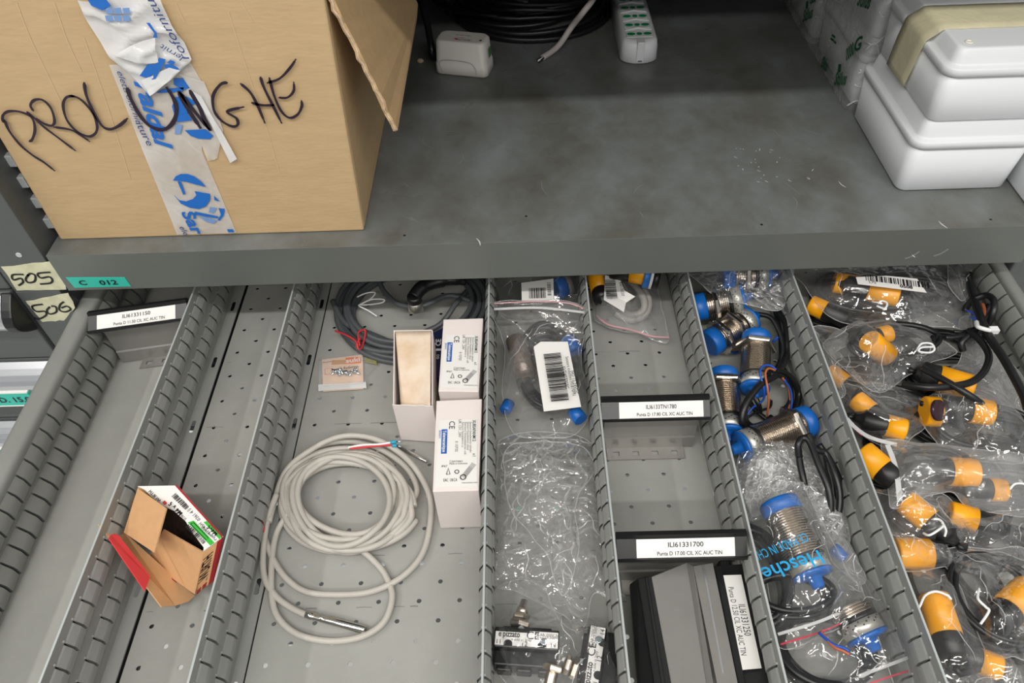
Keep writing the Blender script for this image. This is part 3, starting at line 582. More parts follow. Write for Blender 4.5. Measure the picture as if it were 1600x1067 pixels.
# hanging flap on the right
n0, n1 = Vector((-0.107, YB + .004, 0.2566)), Vector((-0.150, YB + .004, 0.405))
far = 0.80
fl = MB(); nn = Vector((n1.z - n0.z, 0, -(n1.x - n0.x))).normalized()   # outward normal (towards +x)
rr = random.Random(3); N_ = 26
front = [n0.lerp(n1, i / N_) + Vector((rr.uniform(-.0012, .0012), rr.uniform(-.0016, .001), 0)) for i in range(N_ + 1)]
back = [Vector((n0.x, far - .006, n0.z)), Vector((n0.x + .002, far, n0.z + .012)), Vector((n1.x, far, n1.z))]
out = front + [back[2], back[1], back[0]]
fl.sheet([p for p in out], -nn, .0042, 0)
tor = spline([p - nn * .002 for p in front], 2); fl.tube([p + Vector((0, rr.uniform(-.0006, .0006), 0)) for p in tor], .0013, 5, 1)
fl.build('flap', [mat('shaded_side_board', c(196, 164, 122), .8, 0, .05, 90, .25, 260, .2), M_boardedge], CT)
# ---- enclosure boxes
def rrect(x0, x1, y0, y1, r, z, n=5):
    out = []
    for cx, cy, a in ((x1 - r, y1 - r, 0), (x0 + r, y1 - r, PI / 2), (x0 + r, y0 + r, PI), (x1 - r, y0 + r, 1.5 * PI)):
        for i in range(n + 1): out.append(Vector((cx + r * math.cos(a + PI / 2 * i / n), cy + r * math.sin(a + PI / 2 * i / n), z)))
    return out
def loft(mb, loops, mi=0, cap0=True, cap1=True, smooth=True):
    n = len(loops[0]); vs = [p for l in loops for p in l]
    mb.add(vs, [(i * n + j, i * n + (j + 1) % n, (i + 1) * n + (j + 1) % n, (i + 1) * n + j) for i in range(len(loops) - 1) for j in range(n)], mi, smooth)
    k = len(mb.v) - len(vs)
    if cap0: mb.f.append([k + j for j in range(n)][::-1]); mb.m.append(mi); mb.s.append(False)
    if cap1: mb.f.append([k + (len(loops) - 1) * n + j for j in range(n)]); mb.m.append(mi); mb.s.append(False)
def enclosure(x0, x1, y0, y1, z, h, label, hl=.53, group='white junction boxes', m=None, low=.02):
    m = m or M_white; th = thing('junction_box', label, 'junction box', ((x0 + x1) / 2, (y0 + y1) / 2, z), group)
    zl = z + h * .66; d = .0035; b = MB()
    L = [rrect(x0 + e, x1 - e, y0 + e, y1 - e, r_, zz) for e, r_, zz in ((d + .002, .008, z), (d, .010, z + .002), (0.0, .012, zl))]
    loft(b, L); b.build('box_base', m, th)
    l = MB(); zt = z + h
    L = [rrect(x0 - e, x1 + e, y0 - e, y1 + e, r_, zz) for e, r_, zz in ((.0, .012, zl + .0004), (.0016, .014, zl + .001), (.002, .014, zl + .0075), (.0008, .013, zl + .0088), (-.0035, .010, zl + .0095), (-.0042, .009, zl + .0110), (-.0065, .009, zt - .0016), (-.0078, .009, zt - .0003), (-.0095, .008, zt))]
    loft(l, L); l.build('lid', m, th)
    for qx in (x0 + .018, x1 - .018):
        for qy in (y0 + .018, y1 - .018):
            s = MB(); s.lathe((qx, qy, zt + .0001), (qx, qy, zt + 1), [(0, .0038), (.0008, .0034), (.001, .002), (.0004, .0018)], 16)
            s.build('screw_cap', mat('ivory_plastic', c(232, 230, 218), .4), th)
    nt = MB(); nt.box(((x0 + x1) / 2 - .004, y0 + .0005, zl - .003), ((x0 + x1) / 2 - .002, y0 + .003, zl + .0), 0); nt.build('lid_notch', M_dark, th)
    return th
ex0, ex1 = .3745, .4885
enclosure(ex0 - .001, ex1, .6055, .757, ZS + .0005, .0775, 'white junction box standing on the shelf, lower of the two front ones')
enclosure(ex0 + .001, ex1 + .002, .6065, .752, ZS + .0785, .070, 'white junction box crossed by beige tape, on top of the front lower box')
wh = mat('white_abs_in_film', c(222, 224, 226), .3)
GB = 'film wrapped junction boxes'
enclosure(ex0 + .003, ex1 + .003, .768, .915, ZS + .0005, .0775, 'white junction box wrapped in green printed film, bottom one just behind the front boxes', group=GB, m=wh)
enclosure(ex0 + .003, ex1 + .003, .768, .913, ZS + .0785, .0775, 'white junction box wrapped in green printed film, upper one just behind the front boxes', group=GB, m=wh)
enclosure(ex0 + .003, ex1 + .003, .927, 1.07, ZS + .0005, .0775, 'white junction box in film at the far back of the row, bottom one', group=GB, m=wh)
# third white box cut by the right edge
tb_ = MB(); loft(tb_, [rrect(.4925, .556, .572, .69, .004, zz) for zz in (ZS + .0006, ZS + .07)])
# beige tape across the upper box
M_beige = film('beige_masking_tape', haze=.8, gloss=.5, rough=.35, hazecol=c(222, 214, 180), bump=.6, bscale=60, hvar=.1)
zt = ZS + .0785 + .070 + .0004
bt = MB()
def strip(P, Q, n=18, wob=.0006, seed=1):
    vs = []
    def al(L, t):
        k = t * (len(L) - 1); i = min(int(k), len(L) - 2); return L[i].lerp(L[i + 1], k - i)
    for i in range(n + 1):
        for j in range(5):
            p = al(P, i / n).lerp(al(Q, i / n), j / 4); p = p + Vector((0, 0, abs(noise.noise(p * 60 + Vector((seed, 0, 0)))) * wob)); vs.append(p)
    bt.add(vs, [(i * 5 + j, i * 5 + j + 1, i * 5 + 6 + j, i * 5 + 5 + j) for i in range(n) for j in range(4)], 0, True)
V3 = lambda *a: Vector(a)
xl = ex0 + .001
ya, yb2 = .648, .695
strip([V3(xl + .003 - .004, ya + .018, ZS + .0825), V3(xl - .0030, ya + .010, ZS + .115), V3(xl - .0036, ya + .006, ZS + .135), V3(xl + .006, ya, zt), V3(xl + .03, ya, zt), V3(ex1 - .008, ya, zt)],
      [V3(xl + .003 - .004, yb2 + .018, ZS + .0825), V3(xl - .0030, yb2 + .012, ZS + .115), V3(xl - .0036, yb2 + .008, ZS + .135), V3(xl + .006, yb2, zt), V3(xl + .03, yb2, zt), V3(ex1 - .008, yb2, zt)], 24, .0007)
bt.build('beige_tape', M_beige, label='beige adhesive tape stuck over the upper front junction box', cat='tape', solid=.0002)
tb_.build('storage_box', M_white, label='white plain box cut off by the right edge of the photo', cat='box', bevel=.002)
# shrink film with green lettering around the back stack
M_film2 = film('shrink_film', haze=.16, gloss=.9, rough=.1, bump=1.2, bscale=40, hvar=.12)
M_gink = mat('green_film_print', c(18, 92, 52), .4)
def wrap(y0, y1, z0, z1_, words, seed, label):
    mb = MB(); x = ex0 + .0000; n, m = 26, 20; vs = []
    def P(u, v):
        y = y1 + (y0 - y1) * min(u / .85, 1); z = z0 + (z1_ - z0) * v; xx = x - .0022
        if u > .85: xx += (u - .85) / .15 * .03 + .0; y = y0 - .0045 + 0 * u
        q = (1 - abs(noise.noise(Vector((y * 50, z * 18 + seed, 3)))) * 2); xx -= .0012 * max(0, q)
        if u > .8: y -= .0016 * max(0, q)
        return V3(xx, y, z)
    for i in range(n + 1):
        for j in range(m + 1): vs.append(P(i / n, j / m))
    mb.add(vs, [(i * (m + 1) + j, (i + 1) * (m + 1) + j, (i + 1) * (m + 1) + j + 1, i * (m + 1) + j + 1) for i in range(n) for j in range(m)], 0, True)
    for (yy, zz, tx, a) in words:
        U = V3(0, -math.cos(a), math.sin(a)); V = V3(0, math.sin(a), math.cos(a)); mb.text(tx, V3(x - .0052, yy, zz), U, V, .019, 1, bold=.03, shear=.3, lift=.0002, width=.034 if len(tx) > 4 else .020)
        if len(tx) > 4: mb.rect(V3(x - .0053, yy + .010, zz + .008), U, V, .008, .009, 1)
    # gathered bright folds at the front corner
    rr = random.Random(seed)
    for k in range(5):
        z = z0 + (z1_ - z0) * rr.random(); mb.tube(spline([V3(x - .003, y0 - .005, z), V3(x + .004, y0 - .0068, z + rr.uniform(-.01, .01)), V3(x + .014, y0 - .0062, z + rr.uniform(-.01, .012))], 4), .0009, 5, 2)
    return mb.build('shrink_film', [M_film2, M_gink, M_seam], label=label, cat='plastic film')
wrap(.7645, .917, ZS + .001, ZS + .077, [(.792, ZS + .022, 'Stilus', .5), (.842, ZS + .045, '=-', .2), (.846, ZS + .012, 'Gibs', .1), (.79, ZS + .055, '0000', .9), (.778, ZS + .070, 'G', .6)], 2, 'clear film printed with green lettering around the bottom box behind the front ones')
wrap(.7645, .915, ZS + .079, ZS + .156, [(.85, ZS + .098, 'Stilus', .7), (.795, ZS + .110, 'Stilus', .3), (.86, ZS + .14, 'Gibs', .4)], 5, 'clear film printed with green lettering around the upper box behind the front ones')
wrap(.924, 1.07, ZS + .001, ZS + .077, [(.937, ZS + .03, 'Stilus', .6), (.935, ZS + .052, 'Gibs', .6), (1.0, ZS + .03, 'Gibs', .2)], 9, 'clear film printed with green lettering around the farthest box of the row')
# ---- white plug adapter
ad = thing('plug_adapter', 'white plastic plug adapter with a black cable, beside the carton flap', 'adapter', (-.068, .885, ZS))
ab = MB(); cxy = V3(-.0672, .8835, 0); ang = -.25
def rot2(L, a, o): return [V3(o.x + (p.x - o.x) * math.cos(a) - (p.y - o.y) * math.sin(a), o.y + (p.x - o.x) * math.sin(a) + (p.y - o.y) * math.cos(a), p.z) for p in L]
def lp(e, r_, zz): return rot2(rrect(cxy.x - .034 + e, cxy.x + .034 - e, cxy.y - .017 + e, cxy.y + .019 - e, r_, zz), ang, cxy)
loft(ab, [lp(.002, .006, ZS + .0005), lp(0, .007, ZS + .002), lp(.0004, .007, ZS + .014), lp(.0012, .007, ZS + .0145), lp(.0022, .009, ZS + .0405), lp(.004, .009, ZS + .0427), lp(.006, .008, ZS + .0430)])
R2 = Matrix.Rotation(ang, 3, 'Z'); u_, v_ = R2 @ XX, R2 @ YY; T0 = V3(cxy.x, cxy.y, ZS + .0431)
ab.text('CE 16A 250V', T0 + v_ * .004, u_, v_, .0035, 1, lift=.0002); ab.text('IMQ', T0 - v_ * .002, u_, v_, .0035, 2, lift=.0002); ab.bars(T0 + u_ * .004 - v_ * .007, u_, v_, .016, .003, 3, 8); ab.rect(T0 - u_ * .006 - v_ * .006, u_, v_, .004, .003, 2); ab.rect(T0 - u_ * .004 + v_ * .001, u_, v_, .02, .0022, 4)
ab.add([T0 + u_ * .022 - v_ * .006 + UP * .0003, T0 + u_ * .026 - v_ * .006 + UP * .0003, T0 + u_ * .025 - v_ * .002 + UP * .0003], [(0, 1, 2)], 1)
fr = T0 - v_ * .0174 - UP * .0265; ab.ribbon(spline([fr + u_ * -.024 + UP * -.012, fr - u_ * .024 + UP * .0035, fr + u_ * .010 + UP * .004, fr + u_ * .019 - UP * .003, fr + u_ * .020 - UP * .012], 5), .0006, -v_, 5, .0006)
sd = T0 + u_ * .0332 - UP * .016 + v_ * .001; ab.rect(sd, v_, UP, .010, .012, 6, .0008)
ab.build('adapter_body', [mat('offwhite_abs', c(214, 210, 204), .4), M_ink, mat('red_print', c(190, 40, 40), .5), mat('grey_print', c(140, 130, 128), .5), M_paper, mat('seam_grey', c(165, 160, 155), .6), mat('green_print', c(60, 130, 70), .5)], ad)
cb = MB(); cb.tube(spline([V3(-.100, .9, ZS + .019), V3(-.107, .893, ZS + .018), V3(-.108, .898, ZS + .028), V3(-.115, .93, ZS + .05), V3(-.13, .97, ZS + .08), V3(-.15, 1.01, ZS + .11)], 10), .0042, 10)
cb.build('cable', M_blackg, ad)
cr = MB(); p = at(657, 95, ZS + .002); cr.lathe(p - XX * .004, p + XX, [(0, .0015), (.002, .003), (.005, .0032), (.008, .0012)], 7, 0, False); cr.build('crumb', mat('beige_crumb', c(190, 170, 140), .8), label='small beige crumb on the shelf between the flap and the adapter', cat='debris')
# ---- black cable heap
ch = MB()
for k, (cx, cy, rx, ry, t, sd_) in enumerate(((.035, 1.03, .100, .085, 3.2, 4), (.02, 1.05, .085, .07, 3.2, 9), (.045, 1.04, .07, .06, 3.2, 14), (.015, 1.06, .11, .075, 2.3, 19))):
    pts = coil(cx - .015, cy, ZS + .0005 + .004 * k, rx, ry, t, .0038, .05, sd_, 1.0)
    ch.tube(spline(pts, 2), .0038, 8)
for k in range(7):
    a = rr.uniform(0, 6.2); ch.tube(spline([V3(.02 + .09 * math.cos(a + j * .7), 1.04 + .08 * math.sin(a + j * .7), ZS + .035 + .008 * (k % 4) + .004 * math.sin(j * 2 + k)) for j in range(5)], 6), .0035, 7)
ch.build('cable_coil', M_blackg, label='heap of coiled black power cable at the back of the shelf', cat='cable')
# ---- pale cable with bare end
gc = thing('grey_cable', 'pale grey cable with a stripped end lying before the black cable heap', 'cable', (.04, .95, ZS))
P_ = [at(848, 90, ZS + .0045), at(872, 72, ZS + .008), at(893, 42, ZS + .026), at(912, 18, ZS + .050), at(928, -4, ZS + .060), at(935, -30, ZS + .064)]
MB().tube(spline(P_, 8), .0038, 10).build('sheath', mat('pale_grey_sheath', c(188, 180, 178), .5), gc)
wr = MB(); d = (P_[0] - P_[1]).normalized()
for k in range(3): s0 = P_[0] + Vector((d.y, -d.x, 0)) * (k - 1) * .0015; wr.tube([s0, s0 + d * .009 + UP * (-.001 + .001 * k)], .0011, 6, k % 2)
wr.build('stripped_wires', [M_black, M_tieW], gc)
# ---- power strip
ps = thing('power_strip', 'white multi socket power strip with green socket holes on the shelf', 'power strip', (.152, .95, ZS))
pb = MB(); px0, px1, py0, py1 = .1290, .1755, .8815, 1.10
def capsule(e, zz, dy=0):
    out = []; n = 12; r_ = (px1 - px0) / 2 - e; cx = (px0 + px1) / 2
    for i in range(n + 1): a = PI + PI * i / n; out.append(V3(cx + r_ * math.cos(a), py0 + .015 + dy + (.015 + dy * 0 - e) * math.sin(a), zz))
    out += [V3(cx + r_, py1 - e, zz), V3(cx - r_, py1 - e, zz)]
    return out
loft(pb, [capsule(.002, ZS + .0005), capsule(0, ZS + .002), capsule(.0005, ZS + .017), capsule(.0015, ZS + .025, .001), capsule(.004, ZS + .0277, .003), capsule(.006, ZS + .0282, .004)])
cx = (px0 + px1) / 2; dsl = MB()
pb.build('strip_body', M_white, ps)
ze = ZS + .0282
gm = mat('green_socket_shutter', c(0, 140, 82), .4)
for k in range(6):
    y = .9045 + k * .0243
    fm = MB(); loft(fm, [rrect(cx - .0165, cx + .0165, y - .0075, y + .0085, .002, ze), rrect(cx - .016, cx + .016, y - .0070, y + .0080, .002, ze + .0006)])
    rb = MB(); vs = [V3(cx + .0165 * math.cos(PI * i / 10), y + .0072 + .0022 * math.sin(PI * i / 10), ze) for i in range(11)]
    fm.tube([V3(cx - .0165, y + .0118, ze), V3(cx, y + .0128, ze + .002), V3(cx + .0165, y + .0118, ze)], .0016, 6)
    f_ = fm.build('socket', M_white, ps)
    hs = MB()
    for ox, l in ((-.0102, .0050), (0, .0034), (.0102, .0050)):
        q = [V3(cx + ox + (l * math.cos(a) ), y + .0034 * math.sin(a), ze + .0008) for a in [2 * PI * i / 20 for i in range(20)]]
        hs.sheet(q, UP, .0004, 0)
    hs.build('pin_holes', gm, f_)
ch_ = MB(); ch_.box((cx - .0048, py0 - .0006, ZS + .003), (cx + .0048, py0 + .013, ZS + .0292), 0).box((cx - .003, py0 - .0012, ZS + .0040), (cx + .003, py0 + .001, ZS + .0062), 1)
ch_.build('cord_channel', [M_white, M_dark], ps, bevel=.0015)
# ================================================================ LEFT AND MIDDLE BAYS
# ---- torn screw carton (WURTH) leaning between the first two dividers
def z9(L): return [(150 + x / 4.85, 740 + y / 4.85) for x, y in L]
WB = thing('screw_carton', 'small open red and brown WURTH screw carton with green striped label', 'carton', (-.30, .35, 0))
def zat(x, y, z): q = z9([(x, y)])[0]; return at(q[0], q[1], z)
zt_ = .066
A1, A2, A3, A4 = zat(318, 98, zt_), zat(815, 590, zt_), zat(1000, 476, .079), zat(622, 93, .079)    # top face: near-left, near-right, far-right, far-left
clampx = lambda p: Vector((min(p.x, -.2458), p.y, p.z))
A2, A3 = clampx(A2), clampx(A3)
dn = (A2 - A1); dn.z = 0; L_ = dn.length; eu = dn.normalized(); ev = Vector((-eu.y, eu.x, 0)); Wd = .036
dv = zat(750, 915, .020) - A2
zb_ = .0035
low = lambda p: clampx(p + dv)
M_wred = mat('red_carton_print', c(150, 28, 36), .5); M_kraft = mat('kraft_board', c(205, 160, 116), .75, 0, .04, 80, .2, 260, .2); M_wgreen = mat('green_label_band', c(52, 178, 52), .5); M_flapred = mat('bright_red_carton', c(214, 62, 66), .5)
wb = MB(); th_ = .0012
wb.hexa([low(A2) , low(A3), low(A3) - eu * th_, low(A2) - eu * th_, A2, A3, A3 - eu * th_, A2 - eu * th_], 0)          # right end (kraft with lettering)
wb.hexa([low(A3), low(A4), low(A4) - ev * th_, low(A3) - ev * th_, A3, A4, A4 - ev * th_, A3 - ev * th_], 1)           # far side red
wb.hexa([low(A4), low(A1), low(A1) + eu * th_, low(A4) + eu * th_, A4, A1, A1 + eu * th_, A4 + eu * th_], 0)
wb.add([low(A1), low(A2), low(A3), low(A4)], [(0, 1, 2, 3)], 1)
# top face carries the label; its near third is torn open
T = lambda u, v, dz=0: A1.lerp(A2, u).lerp(A4.lerp(A3, u), v) + UP * dz
tear = [T(0, .04), T(.12, .10), T(.33, .12), T(.36, .30), T(.50, .34), T(.62, .24), T(.80, .22), T(.96, .16), T(1, .0)]
tear = [T(0, .0), T(.06, .08), T(.30, .10), T(.42, .30), T(.60, .34), T(.8, .20), T(.97, .12), T(1, .02)]
wb.sheet(tear + [T(1, 1), T(0, 1)], UP, .0008, 2)
wb.sheet([T(0, .93, .0009), T(1, .93, .0009), T(1, 1.002, .0009), T(0, 1.002, .0009)], UP, .0002, 1)
n_ = UP
for a, b in ((.63, .82),):
    wb.sheet([T(.60, .36, .001), T(.97, .20, .001), T(1, .36, .001), T(.66, .55, .001)], UP, .0002, 3) if False else None
wb.sheet([T(.63, .36, .001), T(.71, .36, .001), T(1, .36, .001), T(1, .56, .001), T(.63, .56, .001)], UP, .0002, 3)
wb.sheet([T(.70, .80, .001), T(1, .80, .001), T(1, .92, .001), T(.70, .92, .001)], UP, .0002, 3)
eU, eV = eu, ev
wb.text('M4 x 5', T(.40, .42, .0012), -eU, -eV, .0062, 4, bold=.02, lift=.0002); wb.text('WURTH', T(.17, .20, .0012), -eU, -eV, .0045, 4, lift=.0002, bold=.01)
wb.rect(T(.29, .28, .0012), eU, eV, .004, .003, 5); wb.bars(T(.30, .72, .0012), eU, eV, .020, .005, 4, 16, 3); wb.bars(T(.80, .28, .0012), eU, eV, .024, .004, 4, 18, 5)
wb.text('0261 4 5', T(.55, .74, .0012), -eU, -eV, .0045, 4, lift=.0002); wb.text('0261 4', T(.52, .38, .0012), -eU, -eV, .0042, 4, lift=.0002); wb.text('DIN 913 45H', T(.84, .70, .0012), -eU, -eV, .0042, 4, lift=.0002); wb.text('verzinkt', T(.84, .63, .0012), -eU, -eV, .004, 4, lift=.0002)
wb.text('M4x5', T(.86, .86, .0015), -eU, -eV, .0055, 4, bold=.02, lift=.0002)
for q in ([(.66, .40), (.92, .40), (.92, .52), (.66, .52), (.66, .40)],): wb.ribbon([T(u, v, .0014) for u, v in q], .0006, UP, 4, .0001)
Oe = (A2 + A3 + low(A2) + low(A3)) / 4 + eu * .0006
UPd = -dv.normalized(); wb.text('WURTH', Oe + UPd * .004 - ev * .004, UPd, -ev, .013, 4, bold=.03, width=.030, lift=.0004); wb.rect(Oe - UPd * .0215 - ev * .007, UPd, -ev, .006, .0042, 5, .0004); wb.rect(Oe - UPd * .0215 - ev * .0015, UPd, -ev, .006, .0042, 5, .0004)
wb.add([A3 + eu * .0004, low(A3) + eu * .0004, low(A3) + eu * .0004 - (A3 - A2).normalized() * .0075, A3 + eu * .0004 - (A3 - A2).normalized() * .0075], [(0, 1, 2, 3)], 1)
wb.build('carton_body', [M_kraft, M_wred, M_paper, M_wgreen, M_ink, mat('wurth_red', c(190, 50, 50), .5)], WB)
def flap_(pts, name, m, n=None, extra=None, t=.0012, lab=None):
    a, b, e = [Vector(p) for p in pts[:3]]; nn = (b - a).cross(e - a).normalized(); mb = MB(); mb.sheet(pts, nn, t, 0)
    if extra: mb.sheet([Vector(p) - nn * .0002 for p in extra], -nn, .0004, 1); mb.sheet([Vector(p) + nn * (t + .0002) for p in extra], nn, .0004, 1)
    return mb.build(name, m, WB, label=lab)
S2 = lambda x, y, z: zat(x, y, z)
# near side wall (lower) seen inside out, standing flap on its left and the long flap leaning over the divider
flap_([S2(510, 425, .060), S2(818, 600, .064), S2(748, 915, .0225), S2(385, 655, .020)], 'side_flap', M_kraft)
flap_([S2(315, 110, .070), S2(532, 262, .083), S2(440, 598, .075), S2(210, 445, .058)], 'end_flap', M_kraft)
flap_([S2(22, 382, .074), S2(210, 440, .050), S2(385, 655, .020), S2(750, 925, .008), S2(700, 970, .012), S2(600, 1000, .020), S2(500, 1010, .030)], 'lid_flap', [M_kraft, M_flapred],
      extra=None)
rf = MB(); rp = [S2(100, 490, .0835), S2(115, 462, .082), S2(140, 452, .080), S2(175, 470, .077), S2(405, 765, .050), S2(408, 790, .049), S2(372, 885, .050)]
nn_ = (rp[3] - rp[0]).cross(rp[-1] - rp[0]).normalized(); rf.sheet(rp, nn_, .0012, 0); rf.build('red_tuck_flap', M_flapred, WB, label='red tuck flap')
MB().sheet([S2(430, 688, .026), S2(615, 812, .020), S2(610, 826, .020), S2(430, 700, .026)], UP, .0006).build('red_slot_edge', M_wred, WB)
ins = [A1 + eu * .004 + ev * .004, A2 - eu * .004 + ev * .004, A3 - eu * .004 - ev * .004, A4 + eu * .004 - ev * .004]
MB().hexa([low(p) + UP * .002 for p in ins] + [p - UP * .009 for p in ins]).build('dark_contents', mat('dark_oiled_screws', c(38, 30, 28), .35, .3, .6, 260, 1, 260), WB)
# ---- white cartons
def carton(q4, z1_, zb, label, faceprint=True, seed=1):
    """q4: near-left, near-right, far-right, far-left pixel corners of the top face"""
    T4 = [at(*q, z1_) for q in q4]; th = thing('sensor_carton', label, 'carton', (sum((p.x for p in T4)) / 4, sum((p.y for p in T4)) / 4, zb), 'white sensor cartons')
    mb = MB(); B4 = [Vector((p.x, p.y, zb)) for p in T4]; mb.hexa(B4 + T4, 0); a, b, e, d = T4
    U = (b - a).normalized(); V = (d - a).normalized(); W_ = (b - a).length; Hh = (d - a).length
    o = lambda u, v: a + U * W_ * u + V * Hh * v + UP * .0004
    mb.build('carton_body', M_card, th, bevel=.0006)
    pr = MB(); fl_ = MB()
    lb_ = [o(.04, .04), o(.97, .03), o(.97, .76), o(.09, .77)]; pr.sheet(lb_, UP, .0002, 0)
    q = lambda u, v: o(u, v) + UP * .0003
    pr.rect(q(.22, .52), U, V, W_ * .13, Hh * .27, 1, .0002); pr.text('Telemecanique', q(.22, .52) + UP * .0003, -V, U, .0042, 2, width=Hh * .24, bold=.02, lift=.0001); pr.text('Sensors', q(.12, .60), -V, U, .0036, 1, width=Hh * .09, lift=.0003)
    pr.text('C\u20ac' if False else 'CE', q(.38, .70), -V, U, .0075, 3, lift=.0003); pr.text('XUB5APANM12', q(.90, .63), -V, U, .0042, 3, width=Hh * .24, bold=.015, lift=.0003); pr.text('x1', q(.90, .36), -V, U, .004, 3, lift=.0003)
    for k, (uu, l) in enumerate(((.82, .34), (.76, .31), (.70, .36), (.64, .28))): pr.text('Sensori fotoelettrici cilindrici'[:30 - 2 * k], q(uu, .73 - l / 2), -V, U, .0028, 4, width=Hh * l, lift=.0003)
    pr.bars(q(.40, .52), V, U, Hh * .17, W_ * .10, 3, 22, seed, .0003); pr.text('0 15732', q(.50, .46), -V, U, .0034, 3, lift=.0003); pr.text('UK 12V...24V', q(.57, .66), -V, U, .0036, 4, lift=.0003)
    pr.text('Made in Indonesia', q(.55, .275), U, V, .0028, 4, width=W_ * .40, lift=.0003); pr.text('C\u0434\u0435\u043b\u0430\u043d\u043e', q(.50, .30), U, V, .0028, 4, lift=.0003)
    for k in range(2): pr.ribbon([q(.36 + .16 * k + .045 * math.cos(i * PI / 8), .19 + .045 * W_ / Hh * math.sin(i * PI / 8)) for i in range(17)] if k else [q(.29, .165), q(.37, .165), q(.33, .23), q(.29, .165)], .0007, UP, 3, .0003)
    pr.text('EAC  UKCA', q(.38, .105), U, V, .0042, 3, width=W_ * .30, lift=.0003); pr.rect(q(.38, .26), V, U, Hh * .035, .0009, 3, .0003); pr.text('IP67', q(.24, .25), U, V, .0030, 3, lift=.0003)
    a1, a2 = q(.66, .13), q(.90, .27); ax = (a2 - a1); side = Vector((-ax.y, ax.x, 0)).normalized()
    pr.sheet([a1 - side * .0022, a2 - side * .0022, a2 + side * .0022, a1 + side * .0022], UP, .0003, 5)
    for k in range(9): s0 = a1.lerp(a2, .12 + k * .07) + UP * .0004; pr.ribbon([s0 - side * .0022, s0 + side * .0022], .0003, UP, 4, .0001)
    pr.ribbon([a1 + Vector((.0024 * math.cos(i * PI / 6), .0024 * math.sin(i * PI / 6), .0004)) for i in range(13)], .0008, UP, 3, .0003)
    pr.text('Schneider Electric'[:0] + 'www.tesensors.com', q(.80, .075), U, V, .0022, 4, width=W_ * .34, lift=.0003)
    pr.build('printed_label', [M_paper, mat('label_blue', c(40, 95, 175), .5), M_paper, M_ink, mat('grey_ink', c(95, 92, 92), .6), mat('light_grey_ink', c(185, 183, 182), .6)], th)
    return th
carton([(676, 768), (748, 766), (753, 623), (682, 626)], .066, .0012, 'white sensor carton printed XUB5APANM12, nearer one beside the middle divider', seed=2)
carton([(685, 611), (748, 612), (755, 497), (693, 499)], .064, .0012, 'white sensor carton printed XUB5APANM12, farther one beside the middle divider', seed=4)
# open plain carton, tilted, its opening towards us
oc = thing('open_carton', 'plain white carton with a torn open side, left of the two printed cartons', 'carton', (-.11, .42, 0), 'white sensor cartons')
zt2 = .064
Fc = [at(612, 628, zt2), at(676, 632, zt2), at(676, 515, zt2), at(615, 516, zt2)]
Bm = [Vector((p.x, p.y, .0012)) for p in Fc]
mb = MB(); t_ = .0009
inn = (Fc[0] + Fc[1] + Fc[2] + Fc[3]) / 4
mb.sheet(Bm, UP, .0008, 0)
def wl(i, j, top_i, top_j, t=t_):
    a, b = Bm[i], Bm[j]; cx_ = Vector((inn.x, inn.y, 0)); nn = (b - a).cross(UP).normalized(); nn = nn if (cx_ - a).dot(nn) > 0 else -nn
    ks = 12; prev = None; rw = random.Random(i * 7 + j)
    tops = [Fc[i].lerp(Fc[j], k / ks) - UP * (top_i + (top_j - top_i) * k / ks + (rw.uniform(0, .0015) if i in (3, 0) else 0)) for k in range(ks + 1)]
    mb.sheet([a, b] + tops[::-1], nn, t, 0)
wl(0, 1, .004, .002); wl(1, 2, 0, 0); wl(2, 3, 0, 0); wl(3, 0, .0, .008)
mb.build('carton_walls', M_card, oc)
# inner lining leaf, pale cream, slightly bowed
lf = MB(); n = 14; pts = []
l0, l1, l2, l3 = Fc[0] + Vector((.006, .002, -.009)), Fc[1] + Vector((-.003, .002, -.006)), Fc[2] + Vector((-.0015, -.0015, -.0006)), Fc[3] + Vector((.002, -.0015, -.0008))
for i in range(n + 1):
    for j in range(n + 1):
        u, v = i / n, j / n; p = (l0.lerp(l1, u)).lerp(l3.lerp(l2, u), v); p = p - UP * (.008 * math.sin(PI * u) * (1 - v) ** 1.5 + .012 * (1 - u) ** 3 * (1 - v)); lf.v.append(p)
for i in range(n):
    for j in range(n): lf.f.append([i * (n + 1) + j, (i + 1) * (n + 1) + j, (i + 1) * (n + 1) + j + 1, i * (n + 1) + j + 1]); lf.m.append(0); lf.s.append(True)
lf.build('bent_leaf', mat('cream_carton_inside', c(238, 226, 212), .65, 0, .04, 20, col2=c(215, 188, 158)), oc, solid=.0008)
# front panel falls to the floor
# ---- blister glimpse between the cartons
bl = MB(); q = [at(*p, .03) for p in ((676, 590), (690, 590), (700, 508), (676, 520))]; bl.hexa([Vector((p.x, p.y, .0012)) for p in q] + q, 0)
m_ = (q[0] + q[1] + q[2] + q[3]) / 4; bl.text('CE', m_ + V3(-.001, .014, 0), YY, -XX, .008, 1, bold=.02); bl.rect(m_ + V3(0.0, .004, 0), XX, YY, .008, .003, 1); bl.text('oo', m_ + V3(-.001, -.006, 0), YY, -XX, .006, 1)
bl.build('navy_carton', [mat('navy_print', c(28, 34, 66), .4), M_paper], label='narrow navy blue carton squeezed between the white cartons', cat='carton', bevel=.0005)
